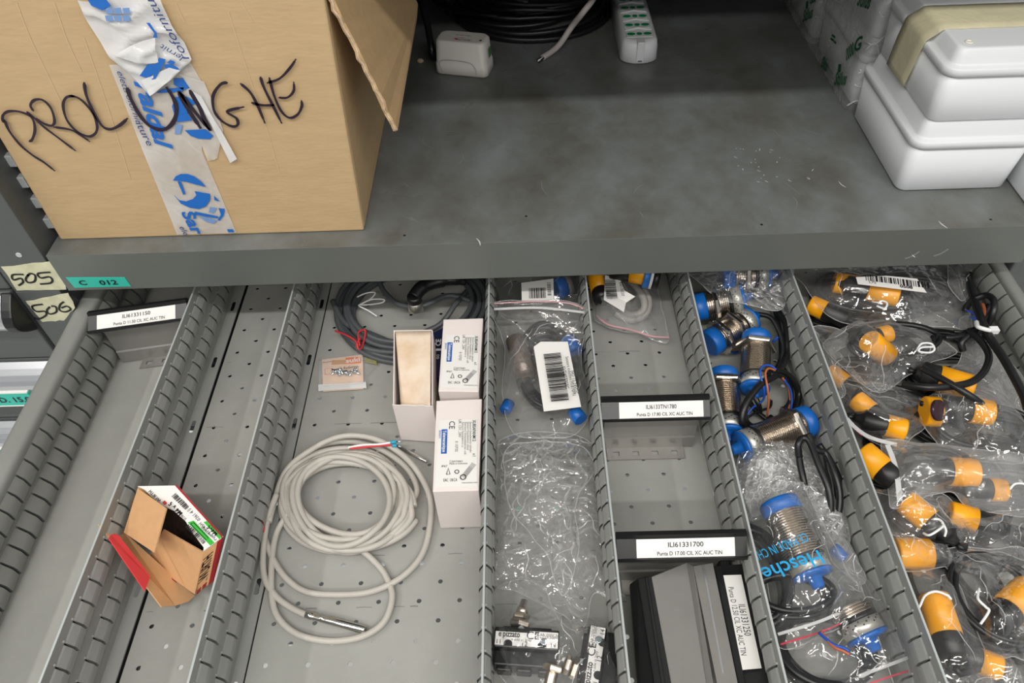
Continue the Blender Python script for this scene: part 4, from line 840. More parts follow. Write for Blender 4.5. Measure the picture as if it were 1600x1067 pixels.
# ---- dark grey cable coil with plug
dc = thing('sensor_cable', 'dark grey cable coil with angled metal ringed plug, partly under the shelf', 'cable', (-.14, .55, 0))
cb = MB(); CX, CY = -.128, .600
for k in range(9):
    rx, ry = .070 + .0052 * (k % 5) , .060 + .0056 * (k % 5); z = .006 + .0062 * (k // 5) + .002 * (k % 2); ph = .4 * k
    p = [V3(CX + .004 * math.sin(k * 2.1) + rx * (1 + .02 * math.sin(2 * a + ph)) * math.cos(a), CY + .006 + ry * (1 + .03 * math.sin(a * 3 + ph)) * math.sin(a), z + .002 * math.sin(a * 2 + ph)) for a in [2 * PI * i / 40 for i in range(40)]]
    cb.tube(spline(p, 2, True), .0031, 9, closed=True)
cb.tube(spline([at(730, 455, .012), at(712, 475, .02), at(690, 505, .012), at(660, 520, .008), at(620, 535, .006), at(580, 522, .008), at(540, 505, .012), at(520, 470, .014)], 8), .0031, 9)
cb.tube(spline([at(735, 470, .016), at(700, 462, .02), at(660, 478, .022), at(625, 476, .02), at(600, 455, .02), at(590, 430, .02)], 8), .0031, 9)
cb.build('cable', M_dgc, dc)
pl_ = MB(); a_ = at(649, 474, .030); pl_.lathe(a_ + UP * .012, a_ - UP * .002 + V3(0, -.001, 0), [(0, .0078), (.008, .0082), (.0085, .007)], 24); 
pl_.tube(spline([a_ + UP * .010, a_ + V3(.008, .010, .014), a_ + V3(.022, .018, .014), a_ + V3(.040, .023, .012), a_ + V3(.055, .026, .006)], 6), [.0078] * 8 + [.007] * 8 + [.0055] * 5 + [.0042] * 4, 14)
pl_.build('plug_body', M_black, dc)
cr_ = MB(); p0 = a_ + UP * .003; prof = [(0, .0079)]
cr_.lathe(p0, p0 + V3(0, -.35, -1), [(0, .0076), (.0006, .0083), (.011, .0083), (.0118, .0075), (.0118, .0055), (.004, .005)], 36, caps=(True, True)); cr_.build('knurled_ring', mat('satin_nickel', c(205, 200, 190), .3, .9), dc)
MB().tube(spline([at(524, 517, .016), at(540, 523, .018), at(556, 533, .020), at(560, 545, .016), at(566, 541, .014), at(571, 517, .018), at(560, 520, .0205), at(562, 540, .018)], 8), .0011, 6).tube(spline([at(563, 528, .0195), at(558, 536, .019), at(557, 542, .016)], 5), .0011, 6).build('red_twist_tie', M_red, dc, label='red twist tie')
MB().tube(spline([at(558, 464, .010), at(572, 458, .016), at(586, 457, .018), at(580, 466, .016), at(560, 477, .014), at(580, 468, .018), at(600, 468, .018), at(596, 473, .016), at(575, 476, .014), at(560, 477, .012), at(575, 485, .010), at(589, 494, .006)], 6), .0009, 6).build('white_twist_tie', M_tieW, dc, label='white twist tie')
# ---- screws bag
sb = thing('screw_bag', 'small zip bag of silver screws on an orange suki card', 'bag', (-.2, .42, .001))
q = [at(498, 612, .003), at(573, 607, .003), at(571, 590, .003), at(589, 571, .003), at(586, 562, .003), at(566, 564, .003), at(567, 553, .003), at(499, 559, .003)]
cdq = [at(505, 612, .002), at(568, 608, .002), at(567, 554, .002), at(503, 562, .002)]
cd_ = MB(); cd_.sheet(cdq, UP, .0005, 0); a, b, e, d = cdq; U = (e - d).normalized(); V = (d - a).normalized(); K = lambda u, v: a + (b - a) * u + (d - a) * v + UP * .0007
cd_.sheet([K(.61, .80), K(.99, .80), K(.99, 1.0), K(.61, 1.0)], UP, .0001, 1); cd_.text('suki', K(.80, .90) + UP * .0002, U, V, .0085, 2, bold=.03, lift=.0002, width=.0155); cd_.sheet([K(.24, .80), K(.61, .80), K(.61, .93), K(.27, .95)], UP, .0001, 3)
cd_.text('2.4x6mm', K(.68, .68), U, V, .0055, 4, lift=.0003); cd_.text('Schrauben', K(.15, .9), U, V, .0028, 4, lift=.0003); cd_.bars(K(.5, .09), U, V, .040, .0035, 4, 26, 8, .0004); cd_.ribbon([K(.07, .5), K(.24, .52), K(.24, .7), K(.07, .68), K(.07, .5)], .0006, UP, 5, .0002)
cd_.build('card', [mat('salmon_card', c(238, 205, 182), .6), mat('orange_print', c(240, 120, 50), .5), M_paper, mat('tan_print', c(205, 150, 90), .5), M_ink, mat('card_red', c(225, 90, 80), .5)], sb)
M_steel = mat('zinc_steel', c(205, 215, 222), .2, 1)
rs = random.Random(12)
for k in range(14):
    s = MB(); ctr = K(.30 + .62 * ((k * .618) % 1), .44 + .12 * rs.random()) + UP * (.0028 + .0012 * (k % 2)); an = rs.uniform(0, 6.28); dr = V3(math.cos(an), math.sin(an), rs.uniform(-.1, .1)).normalized()
    s.lathe(ctr - dr * .0035, ctr + dr, [(0, .0012), (.0004, .0024), (.0015, .0024), (.0018, .0012), (.0070, .0010), (.0075, .0003)], 12)
    s.build('screw', M_steel, label='tiny silver screw among those on the orange suki card', cat='screw', group='screws on the suki card')
fm = MB(); zc = .0062
ctr = sum(q, Vector()) / len(q); ring0 = [p for p in q]; r1 = [p.lerp(ctr, .22) + UP * .0032 for p in q]; r2 = [p.lerp(ctr, .6) + UP * .0055 for p in q]
loft(fm, [q, r1, r2], 0, False, True); fm.build('film_pouch', film('thin_zip_film', haze=.16, gloss=.8, rough=.12, hvar=.06), sb)
zs = MB(); zs.sheet([q[0] + UP * .0012, q[1] + UP * .0012, q[1].lerp(q[2], .45) + UP * .0025, q[0] + (q[7] - q[0]) * .16 + UP * .0025], UP, .0003); zs.build('zip_strip', M_seam, sb)
MB().sheet([q[3] + UP * .001, q[3] + V3(-.001, .006, .001), q[5] + V3(.004, .003, .001), q[5] + V3(.004, -.003, .001)], UP, .0003).build('olive_strip', mat('olive_zip', c(140, 140, 70), .5), sb)
# ---- grey probe cable coil
pc = thing('probe_cable', 'long pale grey cable coil with steel probe tip and red wires', 'cable', (-.19, .33, 0))
zz = lambda L, z=.004: [at(380 + x / 2.5, 640 + y / 2.5, .001 + (z if not callable(z) else z(i))) for i, (x, y) in enumerate(L)]
g = MB(); r_ = .0028
rr = random.Random(21)
ell = [  # centre x, y, rx, ry, rotation in the 2.5x picture, height
 (400, 350, 285, 215, .05, .004), (420, 330, 250, 205, -.10, .010), (385, 345, 235, 190, .15, .013), (400, 365, 205, 200, .0, .006), (425, 330, 215, 165, .2, .018), (380, 385, 265, 185, -.15, .009), (400, 320, 190, 155, .25, .020), (430, 350, 200, 175, -.25, .015), (375, 355, 185, 170, .5, .023), (420, 380, 240, 170, -.05, .012)]
allp = []
for k, (cx_, cy_, rx, ry, ro, z) in enumerate(ell):
    ph = rr.uniform(0, 6)
    for i in range(26):
        a = 2 * PI * i / 26 + .3; bl_ = i / 26
        if k + 1 < len(ell): e2 = ell[k + 1]; cxx, cyy, rxx, ryy, roo, zz_ = [p * (1 - bl_) + q_ * bl_ for p, q_ in zip(ell[k], e2)]
        else: cxx, cyy, rxx, ryy, roo, zz_ = ell[k]
        wv = 1 + .035 * math.sin(3 * a + ph); x = rxx * wv * math.cos(a); y = ryy * wv * math.sin(a)
        allp.append(at(380 + (cxx + x * math.cos(roo) - y * math.sin(roo)) / 2.5, 640 + (cyy + x * math.sin(roo) + y * math.cos(roo)) / 2.5, zz_ * .8 + .003 + .0022 * math.sin(a * 2 + k)))
g.tube(spline(allp, 3), r_, 10)
g.tube(spline(zz([(100, 440), (160, 250), (260, 160), (380, 105), (500, 110), (600, 160), (680, 240), (730, 350), (725, 480), (690, 580), (610, 660), (500, 710), (380, 722), (250, 712), (170, 660), (115, 580), (82, 490)], lambda i: .004 + .018 * (1 if 1 < i < 7 else 0) + (.008 if i < 2 else 0)), 8), r_, 10)
g.tube(spline(zz([(640, 330), (700, 300), (738, 380), (715, 500), (640, 545), (540, 560), (400, 560), (250, 480), (150, 330)], lambda i: .010 + (.012 if i > 4 else 0)), 8), r_, 10) if False else None
g.tube(spline(zz([(270, 440), (350, 480), (450, 540), (520, 600), (560, 655), (582, 730), (555, 820), (490, 875), (400, 900), (300, 900), (200, 870), (130, 800), (110, 700), (115, 560), (135, 470), (180, 400)], lambda i: (.012, .012, .008, .005, .0035, .0042, .0042, .0042, .0042, .0042, .0042, .0042, .0042, .0044, .006, .012)[i]), 8), r_, 10)
g.tube(spline(zz([(130, 330), (95, 430), (78, 560), (85, 660), (130, 730), (190, 775), (250, 803)], lambda i: (.016, .012, .007, .005, .004, .004, .0045)[i]), 8), r_, 10)
g.build('sheath', M_greyc, pc)
p = zz([(245, 800), (297, 818), (478, 860)], .0048); st = MB(); L1 = (p[2] - p[0]).length
st.lathe(p[0], p[2], [(0, .0030), (.004, .0034), (.006, .0034), (.007, .0028), (.0085, .0034), (.010, .0028), (.0115, .0034), (.013, .0028), (.0145, .0034), (.018, .0034), (L1 - .001, .0034), (L1, .0026)], 24); st.build('steel_probe', mat('polished_steel', c(215, 215, 210), .12, 1), pc)
wr = MB()
wr.tube(spline(zz([(84, 492), (78, 440), (74, 370), (73, 310)], lambda i: (.010, .016, .022, .026)[i]), 6), .0011, 7, 0).tube(spline(zz([(73, 312), (73, 296)], .027), 2), .0016, 7, 1).tube(spline(zz([(73, 296), (72, 283)], .027), 2), .0007, 6, 2)
wr.build('red_wire_end', [M_red, mat('cyan_ferrule', c(50, 160, 190), .4), M_steel], pc); wr = MB()
wr.tube(spline(zz([(410, 148), (470, 138), (530, 136), (580, 128)], .026), 6), .0012, 7, 3).tube(spline(zz([(415, 152), (480, 146), (540, 140), (590, 138)], .0255), 6), .0011, 7, 0)
wr.tube(zz([(575, 128), (598, 125)], .027), .0017, 7, 1).tube(zz([(582, 141), (600, 140)], .026), .0017, 7, 1).tube(zz([(598, 125), (622, 124)], .027), .0007, 6, 2).tube(zz([(600, 140), (618, 146)], .026), .0007, 6, 2)
wr.build('end_wires', [M_red, mat('cyan_ferrule', c(50, 160, 190), .4), M_steel, M_tieW], pc)
MB().lathe(at(620, 697, .006), at(672, 724, .006), [(0, .0020), (.036, .0020), (.0365, .0015)], 16).build('steel_rod', mat('polished_steel', c(215, 215, 210), .12, 1), label='thin steel rod between the grey coil and the nearer printed carton', cat='rod')
# ================================================================ RIGHT HAND BAYS
M_fadeblue = M_blue
M_band = mat('printed_silver_band', c(190, 188, 180), .35, .6)
M_wireb = mat('blue_wire', c(30, 80, 180), .45); M_wireo = mat('brown_wire', c(176, 98, 62), .45)
def hexnut(mb, p, d, r, h, mi, rot=0.0):
    u = d.orthogonal().normalized(); w_ = d.cross(u); vs = []
    for k, (tt, rr_) in enumerate(((0, r * .95), (.0012, r), (h - .0012, r), (h, r * .95))):
        vs += [p + d * tt + (u * math.cos(rot + PI / 3 * j) + w_ * math.sin(rot + PI / 3 * j)) * rr_ for j in range(6)]
    mb.add(vs, [(6 * a + j, 6 * a + (j + 1) % 6, 6 * a + 6 + (j + 1) % 6, 6 * a + 6 + j) for a in range(3) for j in range(6)] + [list(range(6))[::-1], [18 + j for j in range(6)]], mi)
def washer(mb, p, d, r, mi):     # toothed lock washer
    u = d.orthogonal().normalized(); w_ = d.cross(u); n = 60; vs = []
    for tt in (0, .0008): vs += [p + d * tt + (u * math.cos(2 * PI * j / n) + w_ * math.sin(2 * PI * j / n)) * (r if (j // 2) % 2 else r * .94) for j in range(n)]
    mb.add(vs, [(j, (j + 1) % n, n + (j + 1) % n, n + j) for j in range(n)] + [list(range(n))[::-1], [n + j for j in range(n)]], mi)
def big_sensor(p0, p1, label, nuts=(.2,), r=.0148, cable=None, group='blue capped metal sensors', gland=True, extra=None, cap=True):
    """round metal sensor: blue cap at p0, threaded barrel, printed band, blue back and cable gland at p1"""
    p0, p1 = Vector(p0), Vector(p1); d = (p1 - p0).normalized(); L = (p1 - p0).length
    th = thing('proximity_sensor', label, 'sensor', (p0.x, p0.y, min(p0.z, p1.z) - r), group)
    cp = .012 if cap else 0; bk = L - .012; tb0, tb1 = cp, bk - .014
    if cap: MB().lathe(p0, p1, [(0, r * .9), (.0008, r * .98), (.002, r * 1.01), (cp, r * 1.01)], 40).build('sensing_cap', M_blue, th, label='blue plastic sensing cap')
    mb = MB(); pr = []; x = tb0 + .0003; k = 0
    pr.append((tb0, r * .9))
    while x < tb1: pr += [(x, r * .90), (x + .0006, r), (x + .0013, r), (x + .0019, r * .90)]; x += .0021
    pr += [(tb1, r * .955)]; mb.lathe(p0, p1, pr, 40, smooth=False); mb.build('threaded_barrel', M_nickel, th)
    b = MB(); b.lathe(p0, p1, [(tb1, r * .9), (tb1 + .0005, r * .965), (tb1 + .004, r * .965)], 40, 1).lathe(p0, p1, [(tb1 + .004, r * .975), (bk, r * .975)], 40, 0)
    u = d.orthogonal().normalized(); w_ = d.cross(u)
    for q in range(34):      # small print around the band
        a = q * .185; s0 = p0 + d * (tb1 + .0052 + .0016 * (q % 3)); e = u * math.cos(a) + w_ * math.sin(a); t_ = d.cross(e); b.rect(s0 + e * r * .985, t_, d, .0013, .0011, 1, .0001)
    b.build('printed_band', [M_band, M_black], th)
    if gland: MB().lathe(p0, p1, [(bk, r * .9), (bk + .0006, r * 1.0), (bk + .003, r * .97), (bk + .0042, r * .6), (bk + .0045, r * .36), (L, r * .30), (L + .001, r * .2)], 32).build('cable_gland', M_blue, th, label='blue back cap and cable gland')
    for i, f in enumerate(nuts):
        n_ = MB(); x = tb0 + (tb1 - tb0) * f; hexnut(n_, p0 + d * x, d, r * 1.38, .0052, 0, .3 + i); n_.lathe(p0 + d * x, p0 + d * (x + 1), [(-.0003, r * 1.15), (.0056, r * 1.15)], 32)
        n_.build('hex_nut', M_nickel, th)
    if len(nuts) > 1 or (extra == 'washer'):
        w2 = MB(); x = tb0 + (tb1 - tb0) * nuts[0] - .0012; washer(w2, p0 + d * x, d, r * 1.36, 0); w2.build('lock_washer', M_nickel, th)
    if cable:
        cb = MB(); cb.tube(spline([p0 + d * (L - .001)] + [Vector(q) for q in cable], 8), .0027, 9); cb.build('cable', M_blackg, th)
    return th
z6 = lambda x, y: (1060 + x / 3.442, 410 + y / 3.442)
def a6(x, y, z): return at(*z6(x, y), z)
S1 = big_sensor(a6(88, 245, .030), a6(395, 180, .044), 'blue capped metal sensor farthest back of the loose ones, barrel under the crinkled bag', (.33,))
S2 = big_sensor(a6(160, 440, .024), a6(425, 283, .030), 'blue capped metal sensor with two nuts, leaning diagonally on the fifth divider', (.12, .70), cable=[a6(440, 280, .032), a6(500, 300, .034), a6(545, 380, .030), a6(560, 470, .024), a6(535, 560, .018), a6(460, 640, .016)])
S3 = big_sensor(a6(420, 392, .034), a6(408, 725, .028), 'blue capped metal sensor standing lengthwise in the middle of its bay, beside the wires', (.05,), cable=[a6(430, 760, .024), a6(440, 800, .012)])
S4 = big_sensor(a6(240, 590, .026), a6(275, 965, .018), 'blue capped metal sensor lying along the fifth divider, gland towards the viewer', (.02,))
S5 = big_sensor(a6(705, 848, .030), a6(290, 1010, .030), 'blue capped metal sensor lying crosswise, its cap against the rightmost divider', (.12,), r=.0152)
# loose black cables with blue and brown wires among the sensors
lc5 = thing('black_cable', 'black cable loops with blue and brown wire ends among the blue capped sensors', 'cable', (.235, .38, 0), 'loose black cables')
cb = MB(); T6 = lambda L, r, mi=0: cb.tube(spline([a6(*q) for q in L], 8), r, 9, mi)
T6([(535, 262, .030), (575, 330, .030), (585, 420, .026), (578, 510, .022), (530, 600, .036), (450, 650, .046), (380, 730, .046), (345, 810, .040), (345, 870, .030), (390, 885, .012)], .0036)
T6([(520, 265, .024), (545, 350, .022), (552, 450, .018), (560, 560, .010), (600, 620, .010), (640, 700, .008), (620, 780, .008), (560, 820, .010)], .0026)
T6([(500, 580, .045), (570, 590, .036), (625, 640, .026), (650, 710, .014), (630, 790, .010), (580, 830, .008)], .0027)
T6([(490, 600, .044), (560, 615, .034), (600, 680, .018), (600, 750, .010), (560, 800, .008)], .0027)
T6([(360, 760, .040), (360, 840, .030), (400, 880, .020), (470, 860, .012), (500, 830, .010)], .0027)
T6([(380, 740, .010), (410, 790, .008), (470, 840, .007), (500, 850, .007)], .0026)
T6([(370, 835, .016), (430, 800, .014), (490, 780, .010), (500, 745, .008)], .0013)
cb.build('sheath', M_blackg, lc5)
W6 = lambda L, mi, r=.00105: MB().tube(spline([a6(*q) for q in L], 7), r, 7, 0).build('blue_wire' if mi == 0 else 'brown_wire', M_wireb if mi == 0 else M_wireo, lc5, label='blue wire end' if mi == 0 else 'brown wire end')
W6([(525, 575, .046), (490, 553, .050), (452, 560, .052), (440, 600, .052), (460, 680, .044), (455, 740, .030), (400, 780, .020), (365, 825, .014)], 0); W6([(520, 580, .048), (485, 570, .052), (468, 600, .052), (480, 680, .046), (485, 760, .030), (475, 830, .014)], 1)
W6([(560, 620, .036), (590, 670, .024), (600, 740, .012), (590, 800, .010)], 1); W6([(570, 630, .034), (605, 690, .022), (610, 760, .012), (598, 805, .010)], 0); W6([(535, 400, .030), (510, 425, .024), (480, 440, .014)], 0, .0016); W6([(265, 475, .008), (300, 487, .006), (340, 470, .006)], 0)
W6([(280, 460, .008), (320, 465, .006), (350, 450, .006)], 1)
# ---- bags
def seg_d(p, a, b):
    ab = Vector((b.x - a.x, b.y - a.y)); ap = Vector((p.x - a.x, p.y - a.y)); L2 = ab.length_squared
    t = max(0, min(1, ap.dot(ab) / L2)) if L2 > 1e-12 else 0
    return (ap - ab * t).length, a.z + (b.z - a.z) * t
def bag(label, outline, z, cont=(), m=None, h=.004, wr=.0016, ws=38, seed=1, name='zip_bag', cat='bag', group=None, zips=(), seams=(), text=None, slope=.75, bottom=True, flat=False, cap=None, extra=(), aniso=(1, 1), ezs=None, edge=True, creases=1, main=1.2, folds=.8, foldw=.0007):
    """thin plastic bag draped over its contents; outline in pixels laid at height z"""
    zs = ezs or [z] * len(outline)
    O = [at(p[0], p[1], q) for p, q in zip(outline, zs)]; cen = sum(O, Vector()) / len(O)
    per = spline(O, max(4, 110 // len(O)), True); M_ = len(per); rings = 26
    th = thing(name, label, cat, (cen.x, cen.y, z), group)
    per = [p + Vector((noise.noise(p * 55 + Vector((seed, 0, 0))), noise.noise(p * 55 + Vector((0, seed, 0))), 0)) * .0022 for p in per]
    rc = random.Random(seed); xs_ = [p.x for p in per]; ys_ = [p.y for p in per]; CR = []
    for _ in range(int(18 * creases)):
        an = rc.gauss(main, .7); CR.append((rc.uniform(min(xs_), max(xs_)), rc.uniform(min(ys_), max(ys_)), math.cos(an), math.sin(an), rc.uniform(.015, .05), rc.uniform(.0018, .005), rc.choice((-.6, 1, 1, 1)) * rc.uniform(.5, 1.5) * wr))
    def height(p, k):
        e = min(1, k * 3.2); base = p.z + h * math.sin(min(1, k * 1.6) * PI / 2)
        hh = base
        for (a, b, r) in cont:
            d, zc = seg_d(p, a, b); top = zc + r + .0014
            v = top - (.45 * d * d / r if d < r else .45 * r + slope * (d - r)); hh = max(hh, min(v, p.z + (top - p.z) * (e ** .6) if k < .31 else v))
        if cap: hh = min(hh, cap)
        q = Vector((p.x * aniso[0], p.y * aniso[1], p.z)) * ws + Vector((seed * 3.7, 0, 0))
        n1 = noise.noise(q); n2 = noise.noise(q * 2.3 + Vector((5, 5, 0))); n3 = noise.noise(q * .5)
        crz = 0
        for (ox, oy, dx, dy, ln_, cw, ca) in CR:
            rx_, ry_ = p.x - ox, p.y - oy; t_ = rx_ * dx + ry_ * dy
            if 0 < t_ < ln_:
                dd = abs(rx_ * dy - ry_ * dx + .0015 * math.sin(t_ * 300 + ca * 9000))
                if dd < cw: crz += ca * (1 - dd / cw) * math.sin(PI * t_ / ln_) ** .5
        rdg = (1 - min(1, abs(n1) * 3.4)) ** 2 * 1.0 + (1 - min(1, abs(n2) * 3.2)) ** 2 * .5
        return hh + (rdg * wr * .35 + n3 * wr + wr * .3 + crz) * (0.15 + .85 * e)
    mb = MB(); vs = []
    for i in range(rings + 1):
        k = (i / rings) ** 1.0
        for p in per:
            q = p.lerp(cen, k * .985); q = q.copy(); q.z = p.z * (1 - k) + cen.z * k; q.z = height(q, k) if i else q.z; vs.append(q)
    mb.add(vs, [(i * M_ + j, i * M_ + (j + 1) % M_, (i + 1) * M_ + (j + 1) % M_, (i + 1) * M_ + j) for i in range(rings) for j in range(M_)] + [[rings * M_ + j for j in range(M_)]], 0, not flat)
    if bottom: mb.add([p - UP * .0006 for p in per], [list(range(M_))[::-1]], 0, False)
    angs = [math.atan2(p.y - cen.y, p.x - cen.x) for p in per]
    for (ox, oy, dx, dy, ln_, cw, ca) in CR:
        if ca < 0 or rc.random() > folds: continue
        pts = []
        bend = rc.uniform(-.25, .25)
        for s_ in range(9):
            t_ = ln_ * s_ / 8 * rc.uniform(.97, 1.03); off_ = bend * (t_ * (ln_ - t_) / ln_) - .0015 * math.sin(t_ * 300 + ca * 9000); x_, y_ = ox + dx * t_ - dy * off_, oy + dy * t_ + dx * off_
            an = math.atan2(y_ - cen.y, x_ - cen.x); j = min(range(M_), key=lambda q: abs((angs[q] - an + PI) % (2 * PI) - PI)); R_ = math.hypot(per[j].x - cen.x, per[j].y - cen.y); k = 1 - math.hypot(x_ - cen.x, y_ - cen.y) / R_
            if k < .04: break
            zb = per[j].z * (1 - k) + cen.z * k; pts.append(Vector((x_, y_, height(Vector((x_, y_, zb)), k))))
        if len(pts) > 3: mb.ribbon(pts, [foldw * math.sin(PI * (i + .4) / (len(pts) + .2)) for i in range(len(pts))], UP, 1, .0005)  # pale ribbon along the whitened crease, painted in as its highlight
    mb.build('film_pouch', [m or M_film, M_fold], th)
    if edge: MB().tube([p + UP * .0003 for p in per], .00035, 4, 0, closed=True).build('edge_seam', M_seam2, th)
    for pts, wd, mm, lift in zips:
        s = MB(); P_ = spline([at(x, y, q) for x, y, q in pts], 8); s.ribbon(P_, wd, UP, 0, lift); s.build('zip_line' if mm in (M_zip, M_zipp) else 'zip_strip', mm, th, solid=.0004)
    return th
M_fold = film('fold_highlight', haze=.42, gloss=1.5, rough=.15, gcap=.5)  # crease highlights put into a paler film colour
M_seam2 = film('thin_edge_seam', haze=.28, gloss=.9, rough=.15)
M_crinkle = film('crinkled_film', haze=.05, gloss=1.4, rough=.07, bump=1.0, bscale=60, hvar=.04, vamp=3, gcap=.35, edgehaze=.5)
M_bub = film('bubble_wrap_film', haze=.26, gloss=2.5, rough=.10, bump=1.4, bscale=110, hvar=.2, vamp=3.5, gcap=.5, edgehaze=.5)
CAP = lambda p, q, r: (Vector(p), Vector(q), r)
# sensor under the farthest crinkled bag of this bay
big_sensor(at(1128, 432, .052), at(1215, 428, .056), 'blue and metal sensor wrapped in the crinkled bag under the shelf front', (.5,))
a_, b_ = at(1128, 432, .052), at(1215, 428, .056)
bag('crinkled clear bag at the far end of the blue capped sensors, half under the shelf', [(1072, 418), (1150, 412), (1236, 414), (1232, 455), (1222, 482), (1198, 484), (1160, 474), (1128, 470), (1100, 448)], .050, [CAP(a_, b_, .015)], M_crinkle, .004, .0030, 60, 3, cap=.0735, name='clear_bag')
# wad of bubble film
bag('wad of crumpled bubble film between the crosswise sensor and the cyan printed bag', [(1150, 725), (1166, 700), (1196, 688), (1232, 690), (1256, 706), (1284, 745), (1318, 790), (1326, 850), (1310, 872), (1286, 850), (1266, 800), (1245, 790), (1210, 800), (1172, 812), (1158, 780)], .022,
    [CAP(at(1195, 725, .030), at(1215, 765, .030), .017), CAP(at(1250, 740, .026), at(1300, 830, .020), .010)], M_bub, .018, .0046, 75, 5, name='bubble_wrap', cat='bubble wrap', flat=True, cap=.062)
# black cable loops beside the wad
kc = thing('black_cable', 'black cable loops standing up between the bubble film wad and the rightmost divider', 'cable', (.245, .33, 0), 'loose black cables')
z7 = lambda x, y, z: at(1120 + x / 2.757, 680 + y / 2.757, z)
cb = MB()
for L in ([(352, 90, .050), (350, 40, .058), (370, 12, .060), (400, 30, .060), (440, 130, .056), (480, 230, .050), (490, 320, .040), (470, 400, .028), (440, 450, .016)], [(395, -5, .062), (420, 60, .058), (470, 80, .054), (510, 170, .050), (530, 260, .042), (520, 350, .032), (480, 430, .020), (455, 460, .014)],
          [(352, 60, .050), (358, 120, .046), (375, 200, .040), (385, 260, .030)], [(470, 75, .050), (480, 140, .044), (500, 220, .036), (500, 330, .026), (460, 410, .018)], [(440, 40, .046), (500, 130, .036), (540, 230, .028), (535, 330, .020), (500, 410, .012)]):
    cb.tube(spline([z7(*q) for q in L], 8), .0030, 9)
cb.build('sheath', M_blackg, kc)
# sensors in their printed bags
p0, p1 = z7(262, 285, .052), z7(440, 655, .044)
big_sensor(p0, p1, 'blue capped metal sensor inside the bag printed Hesche', (), r=.0165, group='bagged blue capped sensors')
cc = thing('sensor_cable', 'black coiled cable inside the bag printed Hesche', 'cable', (.2, .25, .02), 'coiled cables in bags')
cb = MB(); cb.tube(spline(coil(z7(300, 620, .02).x - .028, z7(300, 640, .02).y + .004, .018, .024, .040, 7, .0034, .10, 3, 1.4), 2), .0034, 8); cb.tube(spline(coil(z7(360, 720, .02).x - .012, z7(360, 720, .02).y, .030, .030, .016, 3, .0027, .10, 7, 1.2), 2), .0027, 8); cb.build('sheath', M_blackg, cc)
hb = bag('zip bag printed Hesche and MADE IN CHINA in cyan, holding a blue capped sensor', [(1168, 812), (1192, 780), (1240, 765), (1272, 764), (1276, 800), (1312, 872), (1338, 912), (1356, 945), (1352, 962), (1290, 990), (1220, 1012), (1205, 950), (1190, 890)], .030,
    [CAP(p0, p1, .0165), CAP(z7(200, 480, .028), z7(300, 700, .028), .020), CAP(z7(360, 720, .034), z7(460, 700, .034), .012)], M_film, .004, .0015, 40, 8,
    zips=[([(1219, 1008, .034), (1290, 985, .037), (1353, 955, .035)], .0012, M_zip, .0016), ([(1215, 992, .038), (1285, 970, .042), (1345, 942, .040)], .0022, M_seam, .0014)], ezs=[.03, .035, .045, .045, .045, .045, .04, .034, .033, .034, .032, .03, .03])
M_cyan = mat('cyan_print', c(40, 160, 215), .45)
tx = MB(); A_, B_ = z7(450, 520, .0655), z7(200, 600, .0655); U = B_ - A_; tx.text('Hesche', (A_ + B_) / 2, U, UP.cross(U), .0165, 0, width=U.length, bold=.01, lift=.0006)
A_, B_ = z7(388, 435, .070), z7(170, 520, .062); U = B_ - A_; tx.text('CE MADE IN CHI', (A_ + B_) / 2, U, UP.cross(U), .0105, 0, width=U.length, lift=.0006); tx.build('cyan_print', M_cyan, hb)
p0, p1 = z7(540, 740, .036), z7(672, 905, .034)
big_sensor(z7(570, 740, .036), z7(685, 925, .032), 'blue backed sensor inside the nearest bag with a red zip line', (), cap=False, r=.0165, group='bagged blue capped sensors')
cc = thing('sensor_cable', 'black coiled cable inside the nearest bag with a red zip line', 'cable', (.24, .2, .015), 'coiled cables in bags')
cb = MB(); q = z7(450, 930, .02); cb.tube(spline(coil(q.x, q.y, .012, .034, .028, 11, .0030, .10, 11, 1.6), 2), .0030, 8); cb.build('sheath', M_blackg, cc)
for k, m_i in ((0, 0), (1, 1)):
    w_ = MB(); w_.tube(spline([z7(440 + 6 * k, 850 - 4 * k, .045), z7(500, 900 + 8 * k, .050), z7(545, 915 + 14 * k, .052), z7(570, 930 + 14 * k, .052)], 6), .0012, 7, m_i); w_.tube([z7(570, 930 + 14 * k, .052), z7(605, 945 + 14 * k, .052)], .0006, 5, 2)
    w_.build('wire_end', [M_wireb, M_wireo, M_steel], cc)
bag('nearest clear zip bag of the blue capped sensor bay, with a red zip line', [(1298, 900), (1340, 902), (1366, 935), (1384, 975), (1405, 985), (1436, 1040), (1446, 1062), (1400, 1080), (1330, 1100), (1240, 1100), (1222, 1020), (1262, 1000)], .022,
    [CAP(z7(570, 740, .036), z7(685, 925, .032), .0165), CAP(z7(380, 900, .022), z7(520, 940, .022), .020)], M_film, .006, .0018, 38, 13,
    zips=[([(1355, 1070, .030), (1400, 1055, .031), (1442, 1042, .030)], .0012, M_zip, .0020), ([(1340, 1058, .034), (1388, 1040, .036), (1430, 1024, .034)], .0022, M_seam, .0020)], cap=.062)
bag('empty clear bag corner sticking out right of the cyan printed bag', [(1290, 835), (1318, 845), (1335, 870), (1352, 905), (1342, 912), (1310, 890), (1296, 870)], .030, [CAP(at(1305, 862, .030), at(1312, 868, .030), .010)], M_filmm, .004, .0015, 50, 23, name='clear_bag')
MB().lathe(at(1300, 855, .030), at(1316, 870, .028), [(0, .004), (.001, .0055), (.012, .0055), (.013, .004)], 20).build('blue_plug', M_blue, label='small blue plastic plug in the bag corner by the rightmost divider', cat='plug')

